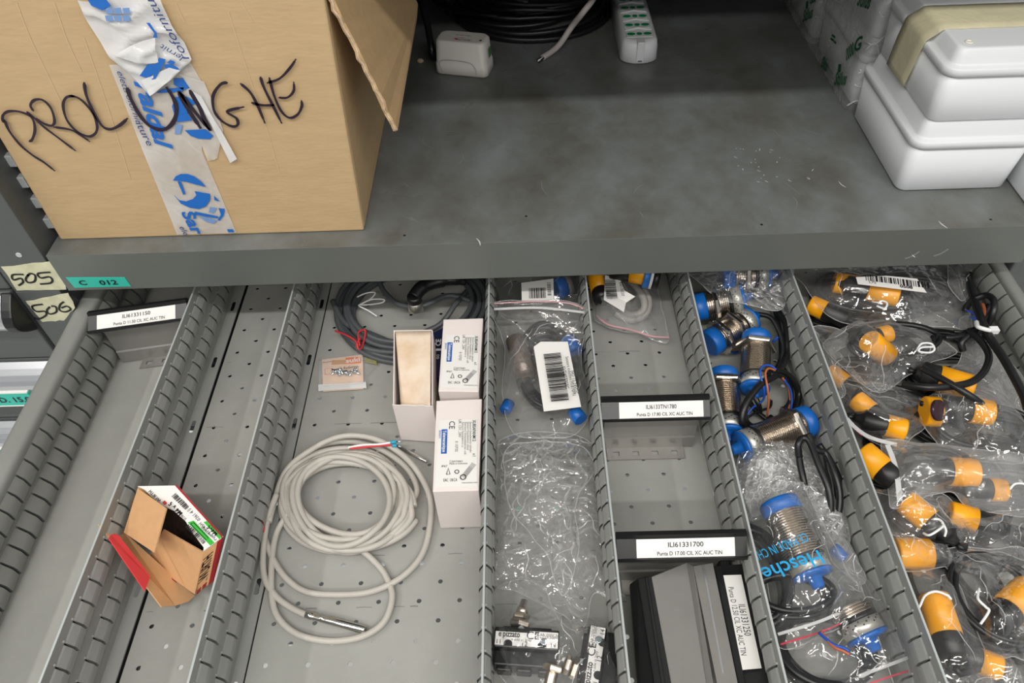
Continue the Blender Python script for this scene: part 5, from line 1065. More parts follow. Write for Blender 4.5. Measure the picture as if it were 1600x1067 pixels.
# ---------------- bay of yellow sensors
def yellow(f, b, z, label, r=.0115, black=.034, coilc=None, rx=.032, ry=.026, turns=4, seed=1, zf=None, zc=.006, lens=False, tail=0.0, midband=False):
    """plastic sensor: yellow sleeve from pixel f to pixel b, black body beyond, black cable coil"""
    A_, B_ = at(*f, z if zf is None else zf), at(*b, z); d = (B_ - A_).normalized(); L = (B_ - A_).length
    th = thing('capacitive_sensor', label, 'sensor', (A_.x, A_.y, z - r), 'yellow plastic sensors')
    pr = [(0, r * .86), (.0006, r * .96), (.0018, r), (L, r)]
    mb = MB(); mb.lathe(A_, B_, pr, 32)
    mb.build('yellow_sleeve', M_yel, th)
    if lens:
        l = MB(); l.lathe(A_ - d * .0004, A_ + d, [(-.0002, r * .5), (.0003, r * .72), (.001, r * .74)], 28); l.build('lens', mat('dark_red_lens', c(50, 28, 40), .15), th)
    bb = MB(); bb.lathe(A_, B_, [(L - .0002, r * .93), (L + .0006, r * .95), (L + black * .7, r * .93), (L + black * .75, r * .7), (L + black * .85, r * .45), (L + black, r * .34)], 28); bb.build('rear_body', M_black, th)
    E_ = A_ + d * (L + black)
    if coilc:
        q = at(*coilc, zc); pts = coil(q.x, q.y, zc, rx, ry, turns, .0025, .07, seed, 1.8); cb = MB()
        cb.tube(spline([E_, E_ + d * .006, E_.lerp(pts[0], .6) + d * .006] + pts, 2), .0025, 7); cb.build('cable', M_blackg, th)
    return (A_, A_ + d * (L + black * .8), r)
Z8 = lambda x, y: (1220 + x / 3.139, 400 + y / 3.139); ZR = lambda x, y: (1300 + x / 2.907, 700 + y / 2.907)
C1 = yellow(Z8(258, 128), Z8(392, 150), .045, 'yellow sleeved sensor in the barcoded top bag, left of the barcode', black=.03, coilc=(1370, 480), rx=.055, ry=.022, seed=2, zc=.022)
C2 = yellow(Z8(575, 198), Z8(425, 165), .050, 'yellow sleeved sensor in the barcoded top bag, just under the barcode', black=.03, coilc=(1410, 470), rx=.050, ry=.022, seed=5, zc=.026)
C3 = yellow(Z8(140, 235), Z8(215, 268), .030, 'orange yellow sensor end under the left corner of the barcoded bag', r=.0105, coilc=(1330, 505), rx=.050, ry=.020, seed=6, zc=.003, turns=5)
C4 = yellow((1357, 531), (1386, 556), .046, 'yellow sensor with its round end up, in the diamond shaped bag', black=.012, coilc=(1390, 543), rx=.042, ry=.022, turns=4, seed=7, zc=.034, zf=.064)
C5 = yellow(Z8(535, 378), Z8(480, 392), .050, 'short yellow sensor end behind the other one in the diamond shaped bag', r=.009, black=.02)
C7 = yellow(Z8(236, 560), Z8(318, 622), .026, 'orange yellow sensor along the rightmost divider, below the diamond shaped bag', r=.0085, coilc=(1330, 600), rx=.030, ry=.022, seed=8, zc=.002)
C8 = yellow(Z8(366, 700), Z8(440, 762), .040, 'yellow sensor at the upper left inside the bag with the white zip edge', r=.0095, black=.022, coilc=(1385, 640), rx=.036, ry=.02, seed=9, zc=.022)
C8b = yellow(Z8(612, 855), Z8(515, 830), .044, 'yellow sensor pointing right inside the bag with the white zip edge', r=.0105, black=.028, coilc=(1400, 650), rx=.03, ry=.018, seed=10, zc=.02)
C9 = yellow(Z8(940, 650), Z8(768, 598), .044, 'large yellow sensor crossed by two loose black cables', r=.0130, black=.02, coilc=(1480, 590), rx=.040, ry=.022, seed=12, zc=.010)
C10 = yellow(Z8(700, 760), Z8(770, 765), .048, 'yellow ringed sensor end left of the dark lens, in the right hand bag', r=.0140, black=.006)
C10b = yellow(Z8(1035, 770), Z8(925, 755), .050, 'yellow sensor with black middle in the right hand bag, beside the yellow ring', r=.0120, black=.036, lens=False, coilc=(1530, 680), rx=.042, ry=.022, seed=14, zc=.026)
MB().lathe(at(1462, 641, .060), at(1472, 641, .064), [(0, .0085), (.0008, .0096), (.004, .0096)], 28).build('sensor_lens', mat('dark_red_lens', c(50, 28, 40), .15), label='dark round lens between the yellow ring and the black sensor body', cat='lens')
C11 = yellow(Z8(395, 960), Z8(500, 1050), .044, 'yellow sensor slanting beside the rightmost divider, left of the milky zip edge', r=.0120, black=.02, coilc=(1400, 735), rx=.034, ry=.022, seed=15, zc=.010)
C12 = yellow(ZR(655, 115), ZR(530, 105), .052, 'yellow sensor pointing right in the bag with crumpled black cable', r=.0125, black=.036, coilc=(1450, 738), rx=.030, ry=.018, seed=16, zc=.034, turns=5)
C13 = yellow(ZR(785, 192), ZR(712, 188), .042, 'faint orange yellow sensor near the right edge, right of the pointing one', r=.0100, black=.03, coilc=(1570, 770), rx=.035, ry=.022, seed=17, zc=.020)
C14 = yellow(ZR(330, 240), ZR(440, 330), .042, 'yellow sensor under haze in the small bag with a white twist tie', r=.0110, black=.026, coilc=(1425, 825), rx=.034, ry=.022, seed=18, zc=.016)
C15 = yellow(ZR(530, 296), ZR(650, 330), .034, 'yellow sensor edge peeking out right of the small bag', r=.0110, black=.03, coilc=(1560, 835), rx=.045, ry=.022, seed=19, zc=.020, turns=5)
C16 = yellow(ZR(285, 475), ZR(440, 482), .038, 'yellow sensor lying crosswise with a grey wrapped right end', r=.0125, black=.014, coilc=(1520, 860), rx=.045, ry=.020, seed=20, zc=.004)
C17 = yellow(ZR(460, 670), ZR(520, 850), .042, 'bare looking yellow sensor pointing away, nearest in the yellow sensor bay', r=.0115, black=.022, coilc=(1490, 1030), rx=.028, ry=.035, seed=21, zc=.012)
C18 = yellow(ZR(900, 640), ZR(800, 740), .046, 'yellow sensor cut by the right edge with its black end lower left', r=.0125, black=.02, coilc=(1550, 945), rx=.034, ry=.036, seed=22, zc=.030, turns=4)
C19 = yellow(ZR(765, 1000), ZR(668, 965), .034, 'orange yellow sensor at the bottom right corner', r=.0095, black=.02, coilc=(1560, 1045), rx=.034, ry=.026, seed=23, zc=.008)
for k, (a, b, rx, ry) in enumerate((((1350, 560), .003, .05, .035), ((1450, 560), .003, .05, .03), ((1500, 660), .002, .05, .04), ((1440, 700), .002, .05, .04), ((1540, 740), .002, .045, .035), ((1470, 800), .002, .05, .035), ((1550, 900), .002, .04, .04), ((1480, 930), .002, .035, .045), ((1320, 470), .004, .035, .03), ((1430, 460), .004, .05, .03), ((1530, 1030), .002, .04, .03), ((1400, 620), .002, .04, .03))):
    q = at(*a, b); cb = MB(); cb.tube(spline(coil(q.x, q.y, b, rx, ry, 6, .0027, .08, 40 + k, 1.6), 2), .0027, 7)
    where = ['under the diamond shaped bag', 'behind the two crossing cables', 'under the right hand bag', 'under the white zip edge', 'near the right edge under the crumpled bag', 'under the small tied bag', 'at the right edge low down', 'under the nearest yellow sensor', 'at the far left under the barcoded bag', 'at the far middle under the barcoded bag', 'in the bottom right corner', 'beneath the white zip edged bag'][k]
    cb.build('coiled_cable', M_blackg, label='black coiled cable bundle ' + where, cat='cable', group='black coiled cables of the yellow sensors')
# bags
BG = 'clear bags around the yellow sensors'
def ybag(label, outline, z, cont, **k): return bag(label, outline, z, cont, k.pop('m', M_film), group=BG, **k)
G1 = ybag('clear bag with a barcode sticker at the far end of the yellow sensor bay', [(1236, 416), (1310, 410), (1400, 410), (1480, 414), (1502, 455), (1518, 500), (1516, 523), (1492, 512), (1420, 510), (1330, 508), (1290, 490), (1262, 455)], .040, [C1, C2, CAP(at(1320, 480, .034), at(1470, 480, .034), .014)], h=.006, wr=.0016, ws=34, seed=31, cap=.066)
sk = MB(); q = [at(*Z8(x, y), .0672) for x, y in ((375, 140), (490, 143), (715, 180), (668, 112), (515, 97), (368, 104))]
q = [at(*Z8(x, y), .0682) for x, y in ((378, 138), (715, 180), (668, 112), (515, 97), (368, 104))]; sk.sheet(q, UP, .0003, 0)
U = at(*Z8(670, 150), .0685) - at(*Z8(470, 125), .0685); m_ = at(*Z8(570, 125), .0686); V = UP.cross(U); sk.bars(m_, U, V, .062, .009, 1, 26, 4); sk.text('0508', at(*Z8(615, 152), .0686), U, V, .0062, 1, bold=.03, lift=.0003); sk.text('L75', at(*Z8(450, 130), .0686), U, V, .005, 1, lift=.0003)
sk.build('barcode_sticker', [M_paper, M_ink], G1)
ybag('diamond shaped clear bag with two yellow ends and a coiled cable', [(1286, 541), (1318, 520), (1352, 503), (1420, 508), (1495, 547), (1455, 568), (1400, 600), (1372, 614), (1335, 590)], .042, [C4, C5, CAP(at(1390, 543, .044), at(1420, 543, .044), .016)], h=.006, wr=.0014, ws=36, seed=32, cap=.074)
ybag('clear bag with a white zip edge along the rightmost divider', [(1262, 512), (1282, 530), (1304, 575), (1330, 596), (1385, 600), (1440, 626), (1448, 660), (1430, 680), (1404, 702), (1352, 684), (1318, 640), (1296, 590)], .034, [C8, C8b, C7], h=.010, wr=.0018, ws=42, seed=33,
     zips=[([(1294, 600, .040), (1318, 650, .043), (1352, 682, .045), (1400, 697, .046)], .0042, M_seam, .002), ([(1288, 590, .040), (1310, 645, .042), (1345, 682, .044)], .0012, M_zip, .002)], cap=.07)
ybag('clear bag over the yellow sensor with black middle at the right', [(1448, 622), (1490, 618), (1560, 640), (1590, 650), (1612, 690), (1605, 722), (1540, 722), (1480, 712), (1462, 690), (1440, 660)], .040, [C10, C10b, CAP(at(1520, 690, .040), at(1590, 700, .040), .012)], h=.008, wr=.0015, ws=36, seed=34, cap=.07)
ybag('milky clear bag around the right pointing yellow sensor and crumpled cable', [(1378, 690), (1430, 692), (1500, 700), (1610, 716), (1612, 800), (1560, 802), (1510, 790), (1482, 768), (1440, 780), (1392, 791), (1385, 740)], .042, [C12, C13, CAP(at(1430, 735, .044), at(1460, 730, .044), .014)], h=.010, wr=.0016, ws=34, seed=35, m=M_filmm,
     zips=[([(1385, 698, .050), (1398, 735, .051), (1404, 785, .048)], .0045, M_seam, .003)], cap=.076)
ybag('small clear bag with a white twist tie, under the milky bag', [(1350, 765), (1400, 775), (1470, 772), (1500, 795), (1526, 818), (1508, 848), (1440, 848), (1400, 845), (1368, 800)], .036, [C14, CAP(at(1440, 825, .036), at(1480, 825, .036), .012)], h=.008, wr=.0016, ws=40, seed=36, cap=.066)
ybag('clear bag of black cable at the right edge, above the tied coil', [(1482, 812), (1540, 802), (1612, 800), (1612, 872), (1560, 862), (1500, 858), (1478, 840)], .038, [CAP(at(1510, 838, .034), at(1600, 838, .034), .013)], h=.006, wr=.0016, ws=40, seed=37, cap=.062)
ybag('clear bag around the nearest yellow sensor', [(1404, 886), (1440, 880), (1478, 892), (1502, 940), (1535, 990), (1575, 1040), (1600, 1095), (1450, 1095), (1425, 980)], .030, [C17, C19], h=.008, wr=.0018, ws=40, seed=38, cap=.062)
ybag('clear bag with a coiled cable and white twist tie at the right edge', [(1470, 862), (1540, 858), (1612, 868), (1612, 1016), (1580, 1022), (1548, 1026), (1520, 970), (1500, 920)], .040, [C18, CAP(at(1520, 920, .038), at(1580, 960, .038), .014)], h=.008, wr=.0016, ws=36, seed=39, cap=.072)
ybag('clear bag fragment over the crosswise yellow sensor', [(1380, 835), (1440, 852), (1480, 860), (1480, 885), (1420, 892), (1395, 885)], .040, [C16], h=.004, wr=.0014, ws=50, seed=40, cap=.058)
ybag('empty clear bag between the loose black cable and the right drawer wall', [(1500, 500), (1540, 498), (1560, 540), (1604, 600), (1612, 660), (1560, 640), (1500, 618), (1470, 590), (1500, 560)], .034, [C9], h=.006, wr=.0020, ws=38, seed=41, m=M_filmm, cap=.062)
ybag('upright bag corner at the far right under the shelf front', [(1482, 405), (1518, 405), (1516, 440), (1512, 460), (1500, 470), (1484, 445)], .050, [], h=.004, wr=.002, ws=50, seed=42)
ybag('clear bag in the bottom right corner under the nearest ones', [(1462, 1040), (1520, 1030), (1612, 1020), (1612, 1110), (1460, 1110)], .026, [CAP(at(1540, 1050, .024), at(1580, 1060, .024), .012)], h=.008, wr=.002, ws=40, seed=43, cap=.06)
ybag('narrow clear bag hanging over the rightmost divider below the barcoded bag', [(1266, 515), (1300, 512), (1330, 530), (1300, 560), (1320, 610), (1305, 620), (1285, 570)], .040, [], h=.006, wr=.002, ws=50, seed=44)
# white twist ties
def tie(L, label, r=.0010): return MB().tube(spline([at(*q) for q in L], 8), r, 6).build('twist_tie', M_tieW, label=label, cat='twist tie', group='white twist ties')
tie([(1432, 548, .062), (1440, 537, .066), (1455, 537, .067), (1460, 546, .066), (1452, 551, .064), (1436, 549, .065), (1440, 543, .067), (1458, 542, .066)], 'white looped twist tie in the diamond shaped bag')
tie([(1443, 833, .058), (1452, 836, .062), (1466, 828, .064), (1474, 820, .062), (1468, 812, .060), (1458, 811, .060)], 'white twist tie in the small bag under the milky bag')
tie([(1476, 838, .056), (1478, 828, .060), (1472, 816, .062)], 'short end of white twist tie beside the tied small bag')
tie([(1530, 920, .066), (1528, 935, .070), (1540, 948, .070), (1545, 955, .070), (1532, 975, .066)], 'white twist tie in the right edge bag with the coiled cable')
tie([(1578, 764, .060), (1586, 756, .064), (1600, 756, .064), (1606, 762, .062)], 'white twist tie at the right edge by the faint orange sensor')
tie([(1432, 958, .052), (1438, 945, .056), (1446, 930, .0575), (1462, 924, .0585), (1480, 930, .0580), (1486, 936, .056)], 'white wire bent over the end of the nearest yellow sensor')
tie([(1370, 478, .070), (1382, 482, .072), (1386, 474, .073), (1378, 470, .072), (1372, 474, .071)], 'white wire loop in the barcoded bag')
# loose cable at the right
lk = thing('black_cable', 'thick black cable running along the right drawer wall with a white cable tie', 'cable', (.45, .45, .02), 'loose black cables')
cb = MB(); z9_ = lambda L: [at(1450 + x / 4.107, 380 + y / 4.107, z) for x, y, z in L]
cb.tube(spline(z9_([(262, 200, .050), (275, 290, .055), (335, 470, .062), (400, 610, .064), (480, 730, .072), (560, 870, .082), (618, 985, .086), (640, 1060, .086)]), 8), .0040, 10)
cb.tube(spline(z9_([(235, 430, .040), (280, 370, .056), (370, 335, .066), (418, 362, .070), (424, 420, .068), (405, 480, .060), (375, 540, .046), (365, 640, .040)]), 8), .0034, 10)
cb.tube(spline(z9_([(260, 560, .052), (340, 630, .056), (390, 720, .056), (365, 815, .056), (290, 885, .058), (170, 915, .064), (0, 925, .066), (-160, 905, .056)]), 8), .0034, 10)
cb.tube(spline(z9_([(-30, 800, .060), (0, 820, .062), (150, 905, .068), (240, 960, .068), (330, 1020, .062), (380, 1060, .05)]), 8), .0032, 10)
cb.tube(spline(z9_([(225, 690, .040), (215, 640, .046), (260, 595, .050), (330, 560, .052), (350, 480, .046), (395, 400, .050)]), 8), .0034, 10)
cb.tube(spline(z9_([(110, 605, .050), (160, 605, .050), (230, 590, .050), (300, 560, .046)]), 6), .0024, 8); cb.tube(spline(z9_([(165, 566, .048), (230, 568, .048), (300, 545, .044)]), 6), .0018, 8)
cb.build('sheath', M_blackg, lk)
tb_ = MB(); tb_.tube(spline(z9_([(310, 505, .062), (320, 535, .068), (360, 550, .0695), (400, 560, .068)]), 6), .0022, 6); q = z9_([(420, 560, .066)])[0]; tb_.box(q - V3(.004, .003, .002), q + V3(.004, .003, .003)); tb_.build('cable_tie', M_tieW, lk, label='white cable tie')
wr = MB(); wr.tube(spline(z9_([(245, 430, .050), (290, 450, .052), (310, 490, .050)]), 5), .0010, 6, 0); wr.tube(spline(z9_([(270, 470, .050), (300, 490, .050), (320, 480, .048)]), 5), .0010, 6, 0); wr.tube(spline(z9_([(350, 390, .058), (362, 430, .058), (358, 470, .056)]), 5), .0018, 6, 1); wr.build('wire_ends', [M_wireb, M_wireo], lk, label='blue and brown wires')

# ---------------- bay with label rails
M_tag = M_paper
bag_a = yellow((1010, 428), (985, 424), .052, 'yellow sensor with blue printed ring, half under the shelf front', r=.0125, black=.03)
rg = MB(); A_, B_ = at(1006, 431, .052), at(1034, 437, .050); rg.lathe(A_, B_, [(0, .0127), (.001, .0131), (.007, .0131)], 32, 0).lathe(A_, B_, [(.007, .0128), (.010, .0128)], 32, 1).lathe(A_, B_, [(.010, .0122), (.017, .0118)], 32, 2)
rg.build('printed_ring', [mat('ring_blue', c(40, 110, 185), .4), M_paper, M_black], label='blue and white printed ring of the yellow sensor under the shelf front', cat='sensor ring')
C20 = yellow((930, 425), (938, 455), .030, 'orange brown sensor in the far bag of the label rail bay', r=.0105, black=.02)
gcl = MB(); gcl.tube(spline([at(975, 432, .02), at(993, 447, .024), at(1006, 468, .022), at(1004, 486, .016), at(985, 492, .014), at(968, 482, .014)], 8), .0042, 10).tube(spline([at(985, 432, .02), at(1003, 450, .022), at(1014, 470, .018), at(1008, 492, .012), at(985, 500, .010), at(962, 490, .010)], 8), .0040, 10)
gcl.build('grey_cable_loop', mat('pale_grey_sheath2', c(150, 147, 142), .5), label='grey looped cable inside the far bag of the label rail bay', cat='cable')
fb_ = bag('clear bag with pink zip line and barcode tag, farthest in the label rail bay', [(925, 425), (975, 420), (1022, 440), (1036, 490), (1046, 531), (1022, 530), (1000, 520), (972, 517), (945, 508), (928, 492)], .008, [CAP(at(1000, 460, .018), at(985, 490, .014), .006), C20], m=M_filmm, h=.006, wr=.0018, ws=42, seed=51, name='zip_bag',
    zips=[([(932, 496, .010), (950, 510, .012), (985, 518, .013), (1018, 528, .012), (1045, 530, .010)], .0022, M_zipp, .0030)], cap=.045)
tg = MB(); q = [at(900 + x / 3.952, 410 + y / 3.952, z) for x, y, z in ((172, 232, .040), (296, 308, .034), (308, 250, .034), (365, 212, .036), (300, 175, .040), (270, 100, .045), (180, 80, .045))]; tg.sheet(q, UP, .0004, 0)
m_ = at(900 + 215 / 3.952, 410 + 165 / 3.952, .0446); tg.bars(m_, -YY, XX, .030, .012, 1, 20, 9); tg.text('300170030', m_ + V3(.012, .0, 0), -YY, XX, .005, 1, lift=.0003); tg.build('barcode_tag', [M_paper, M_ink], fb_)
# loose partitions lying in the nearest part of the bay
def slab(mb, pts, t, mi=0): 
    P_ = [at(x, y, z) for x, y, z in pts]; mb.hexa([p - UP * t for p in P_] + P_, mi)
lp1 = thing('loose_partition', 'loose bare metal partition with black rail, left of the two lying ones', 'partition', (.08, .22, 0), 'loose partitions')
m = MB(); slab(m, [(1058, 1120, .050), (1112, 1120, .052), (1073, 879, .052), (1018, 901, .052)], .0012); slab(m, [(1110, 1120, .050), (1124, 1120, .046), (1083, 884, .046), (1073, 879, .052)], .0012); m.build('bent_sheet', M_alu2, lp1, bevel=.0004)
m = MB(); slab(m, [(1000, 1120, .038), (1030, 1120, .046), (996, 903, .046), (984, 912, .038)], .006); slab(m, [(1030, 1120, .049), (1058, 1120, .052), (1018, 899, .052), (996, 903, .049)], .004); slab(m, [(1042, 1120, .0525), (1048, 1120, .0525), (1012, 900, .0525), (1008, 902, .0525)], .002); m.build('label_rail', M_rail, lp1, bevel=.0008)
lp2 = thing('loose_partition', 'loose partition with black rail labelled ILI61331250, lying beside the fifth divider', 'partition', (.13, .22, 0), 'loose partitions')
m = MB(); slab(m, [(1131, 1120, .046), (1164, 1120, .049), (1114, 879, .049), (1083, 884, .046)], .0012); m.build('bent_sheet', M_alu2, lp2, bevel=.0006); m = MB()
slab(m, [(1140, 1115, .0466), (1143, 1115, .0469), (1100, 882, .0484), (1097, 882, .0482)], .0014); m.build('sheet_rib', M_alu, lp2)
m = MB(); slab(m, [(1166, 1120, .036), (1222, 1120, .040), (1166, 880, .040), (1117, 884, .036)], .008); slab(m, [(1164, 1120, .042), (1176, 1120, .042), (1128, 884, .042), (1116, 885, .042)], .010); m.build('label_rail', M_rail, lp2, bevel=.0008)
m = MB(); q = [at(*p, .0415) for p in ((1157, 1047), (1190, 1044), (1158, 898), (1129, 899))]; m.sheet(q, UP, .0003, 0); U = q[0] - q[3]; V = UP.cross(U); a_ = (q[1] + q[2]) / 2; b_ = (q[0] + q[3]) / 2
m.text('ILI61331250', b_.lerp(a_, .66) + UP * .0004 + U * .0, U, V, .0075, 1, width=U.length * .33, lift=.0002); m.text('Punta D 12.50 CIL XC AUC TIN', b_.lerp(a_, .28) + UP * .0004, U, V, .006, 1, width=U.length * .72, lift=.0002); m.build('paper_label', [M_paper, M_ink], lp2)

# ---------------- bay of limit switches
zA = lambda x, y, z: at(740 + x / 3.81, 420 + y / 3.81, z)
# far bag with tag
big_sensor(at(868, 452, .030), at(905, 440, .030), 'metal and blue sensor end in the farthest bag left of the label rails', (), r=.012, gland=False, group='bagged blue capped sensors')
tb2 = bag('clear bag with a white barcode tag under the shelf front', [(775, 430), (830, 428), (905, 428), (912, 470), (905, 500), (850, 500), (785, 495)], .018, [CAP(at(868, 452, .03), at(905, 440, .03), .012)], M_film, .006, .0016, 40, 61, cap=.05)
m = MB(); q = [zA(x, y, .052) for x, y in ((287, 190), (478, 190), (475, 60), (284, 85))]; m.sheet(q, UP, .0004, 0); mm = zA(380, 145, .0526); m.bars(mm, XX, YY, .018, .016, 1, 14, 4); m.bars(zA(450, 120, .0526), YY, -XX, .020, .004, 2, 14, 6); m.build('barcode_tag', [M_paper, M_ink, mat('grey_ink', c(95, 92, 92), .6)], tb2)
# cable and sensor in the big zip bag
cc = thing('sensor_cable', 'black and grey cable coil inside the bag with the large barcode label', 'cable', (.01, .42, .01), 'coiled cables in bags')
cb = MB(); q = at(850, 560, .01); cb.tube(spline(coil(q.x + .002, q.y - .018, .006, .026, .050, 11, .0036, .12, 5, 1.6), 2), .0036, 8); cb.build('sheath', M_blackg, cc)
m = MB(); m.lathe(zA(560, 420, .030), zA(640, 560, .030), [(0, .006), (.001, .009), (.020, .009), (.021, .006)], 24); m.build('blue_plug', M_blue, cc)
MB().lathe(zA(590, 840, .034), zA(640, 900, .034), [(0, .005), (.001, .007), (.014, .007)], 24).build('blue_plug', M_blue, cc)
MB().lathe(zA(185, 850, .020), zA(205, 810, .02), [(0, .005), (.001, .006), (.012, .006)], 20).build('blue_plug', M_blue, cc)
m = MB(); m.lathe(zA(250, 420, .030), zA(330, 700, .028), [(0, .008), (.001, .011), (.05, .011), (.051, .006)], 24); m.build('foil_wrapped_body', mat('crinkled_grey_wrap', c(130, 118, 110), .3, .3, .3, 120, 1.0, 150), cc)
zb2 = bag('zip bag with a pink zip line and a large white barcode label', [(771, 472), (845, 470), (890, 472), (921, 488), (915, 520), (908, 560), (914, 600), (921, 640), (900, 678), (850, 684), (800, 675), (785, 610), (788, 540), (773, 500)], .022,
    [CAP(zA(250, 420, .030), zA(330, 700, .028), .011), CAP(zA(560, 420, .030), zA(620, 850, .032), .011), CAP(zA(420, 500, .02), zA(450, 800, .02), .014)], M_film, .006, .0014, 38, 62, cap=.056, ezs=[.060, .06, .06, .06, .045, .03, .022, .022, .022, .022, .022, .022, .022, .045],
    zips=[([(772, 475, .063), (845, 472, .063), (890, 475, .063), (912, 483, .062)], .0014, M_zipp, .001), ([(772, 484, .062), (845, 482, .063), (919, 490, .062)], .0030, M_seam, .001)])
m = MB(); q = [zA(x, y, z) for x, y, z in ((418, 850, .052), (640, 822, .050), (560, 435, .056), (400, 435, .058), (358, 465, .058))]; m.sheet(q, UP, .0004, 0); U = (zA(515, 790, .055) - zA(465, 500, .058)); V = UP.cross(U)
m.bars(zA(490, 645, .0570), U, V, U.length * .97, .017, 1, 40, 7, .0012); m.text('EVT407003C', zA(545, 650, .0565), U, V, .005, 1, lift=.0012); m.text('Sensore induttivo M18 NPN', zA(575, 640, .0560), U, V, .0045, 1, lift=.0012, width=U.length * .8); m.text('NO 12-24VDC', zA(600, 680, .055), U, V, .0045, 1, lift=.0014)
m.build('barcode_label', [M_paper, M_ink], zb2)
# long empty crinkled bag and the two switches in it
zB = lambda x, y, z: at(740 + x / 2.758, 680 + y / 2.758, z)
zC = lambda x, y, z: at(760 + x / 6.029, 890 + y / 6.029, z)
M_brass = mat('pale_brass', c(218, 203, 186), .3, 1)
def switch(c0, cu, cv, label, zt, t1, plung):
    """black limit switch body: c0 near-left corner, cu along, cv across (world points on its top)"""
    th = thing('limit_switch', label, 'switch', (c0.x, c0.y, zt - .022), 'limit switches'); U = (cu - c0); V = (cv - c0); Lu, Lv = U.length, V.length; U = U.normalized(); V = (V - U * V.dot(U)).normalized(); h = .022
    K = lambda u, v, z=0: c0 + U * Lu * u + V * Lv * v + UP * z
    b = MB(); b.hexa([K(-.02, .05, -h), K(1.02, .05, -h), K(1.02, .86, -h), K(-.02, .86, -h), K(-.02, .05), K(1.02, .05), K(1.02, .86), K(-.02, .86)], 0).hexa([K(0, -.55, -h), K(1, -.55, -h), K(1, .05, -h), K(0, .05, -h), K(0, -.55, -.005), K(1, -.55, -.005), K(1, .05, -.005), K(0, .05, -.005)], 0); b.hexa([K(.1, .78, -h), K(.9, .78, -h), K(.9, 1, -h), K(.1, 1, -h), K(.1, .78, -.004), K(.9, .78, -.004), K(.9, 1, -.004), K(.1, 1, -.004)], 0)
    for u in (.04, .36, .7): b.hexa([K(u, -.68, -h), K(u + .24, -.68, -h), K(u + .24, -.50, -h), K(u, -.50, -h), K(u, -.68, -.010), K(u + .24, -.68, -.010), K(u + .24, -.50, -.010), K(u, -.50, -.010)], 0)
    b.build('switch_body', M_black, th, bevel=.0012)
    s = MB(); nt = lambda u0, r: [K(u0 - r, .12, .0003)] + [K(u0 + r * math.cos(PI - PI * i / 8), .20 + r * Lu / Lv * .9 * math.sin(PI * i / 8), .0003) for i in range(9)] + [K(u0 + r, .12, .0003)]
    outl = [K(.0, .12, .0003)] + nt(.21, .07) + nt(.75, .07) + [K(1, .12, .0003), K(1, .74, .0003), K(.55, .74, .0003), K(.52, .66, .0003), K(.0, .66, .0003)]
    s.sheet(outl, UP, .0003, 0)
    s.text(t1, K(.22, .56, .0007), U, V, .0065, 1, bold=.02, width=Lu * .34, lift=.0002); s.text('CE', K(.60, .55, .0007), U, V, .0085, 1, lift=.0002); s.text('12', K(.47, .20, .0007), U, V, .0052, 1, lift=.0002); s.text('11', K(.06, .24, .0007), U, V, .0048, 1, lift=.0002); s.text('14', K(.92, .22, .0007), U, V, .0048, 1, lift=.0002)
    s.text('FR 6A 250V 3A', K(.83, .62, .0007), U, V, .003, 2, lift=.0002); s.text('IP67 Ui 500V', K(.83, .52, .0007), U, V, .003, 2, lift=.0002); s.text('made in Italy', K(.42, .36, .0007), U, V, .003, 2, lift=.0002)
    s.build('rating_label', [M_paper, M_ink, mat('grey_ink', c(95, 92, 92), .6)], th)
    for (u, v) in ((.40, .88), (.78, .34)): sc_ = MB(); q = K(u, v, .0006 if v < .7 else -.0036); sc_.lathe(q, q + UP, [(0, .0028), (.0008, .0028), (.0012, .0022)], 16); sc_.build('screw', M_steel, th)
    if plung:
        q = K(*plung[0], -.008); e = K(*plung[1], -.006); d = (e - q).normalized(); L = (e - q).length; pl = MB(); hexnut(pl, q + d * .001, d, .0085, .0042, 0, .2); hexnut(pl, q + d * .007, d, .0072, .0036, 0, .5); pl.lathe(q, e, [(0, .0042), (.011, .0042), (.0112, .0050), (L * .75, .0042), (L * .76, .0034), (L, .0028)], 20); pl.build('plunger', M_brass, th)
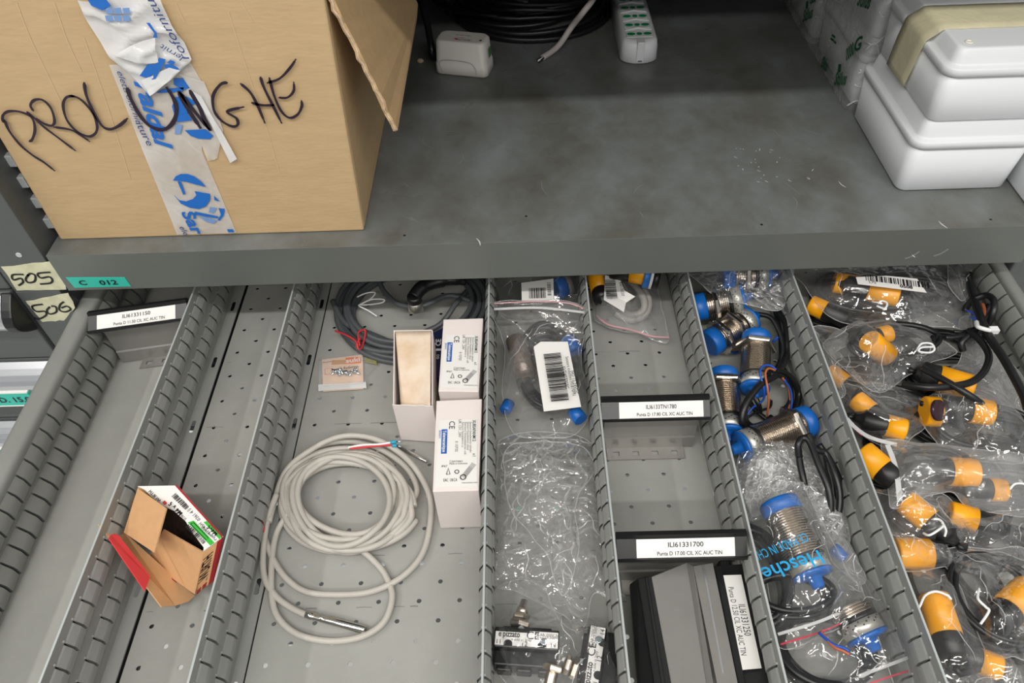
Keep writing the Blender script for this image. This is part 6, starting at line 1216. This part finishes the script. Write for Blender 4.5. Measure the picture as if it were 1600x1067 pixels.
switch(zC(75, 735, .040), zC(670, 775, .040), zC(85, 500, .040), 'black limit switch with white label, upright brass plunger pointing away', .040, 'e pizzato', ((.36, 1.0), (.42, 2.15)))
switch(zC(1075, 1130, .042), zC(1150, 560, .042), zC(840, 1130, .042), 'black limit switch turned sideways, its white label at the right of the bay', .042, 'pizzato', ((.30, 1.0), (.32, 1.5)))
m = MB(); q, e = zC(640, 900, .034), zC(590, 1100, .030); d = (e - q).normalized(); hexnut(m, q, d, .0085, .0045, 0); m.lathe(q, e, [(0, .004), (.006, .0046), (.03, .0046)], 18); m.build('brass_plunger', M_brass, label='brass plunger lying between the two limit switches', cat='plunger')
bag('long empty crinkled clear bag in the limit switch bay', [(779, 702), (792, 682), (840, 676), (900, 680), (932, 705), (934, 760), (944, 820), (952, 890), (956, 940), (930, 930), (905, 990), (880, 960), (820, 930), (772, 910), (770, 840), (774, 770)], .010, [CAP(at(850, 720, .012), at(850, 860, .012), .004), CAP(at(905, 720, .010), at(930, 900, .012), .010), CAP(at(795, 720, .010), at(790, 880, .010), .010)], M_crinkle, .010, .0017, 30, 63, name='clear_bag', cap=.042, aniso=(1.6, .8), creases=3.2, main=1.5, foldw=.0009)
bag('upper fold of the long crinkled clear bag, hanging over the middle bay', [(792, 700), (830, 690), (905, 696), (928, 730), (900, 790), (905, 850), (880, 930), (850, 860), (800, 800), (788, 740)], .022, [], M_crinkle, .008, .0017, 26, 67, name='clear_bag', cap=.046, aniso=(1.5, .8), bottom=False, creases=1.8, main=1.6)
bag('nearest clear bag holding the two black limit switches', [(762, 935), (790, 912), (820, 905), (848, 920), (862, 950), (880, 975), (905, 985), (925, 980), (955, 990), (964, 1040), (972, 1100), (860, 1110), (800, 1075), (770, 1030), (760, 980)], .016,
    [CAP(zC(100, 620, .036), zC(640, 650, .036), .010), CAP(zC(950, 700, .036), zC(950, 1100, .036), .012), CAP(zC(300, 480, .034), zC(330, 250, .034), .008)], M_film, .010, .0022, 36, 64, name='clear_bag', cap=.056)
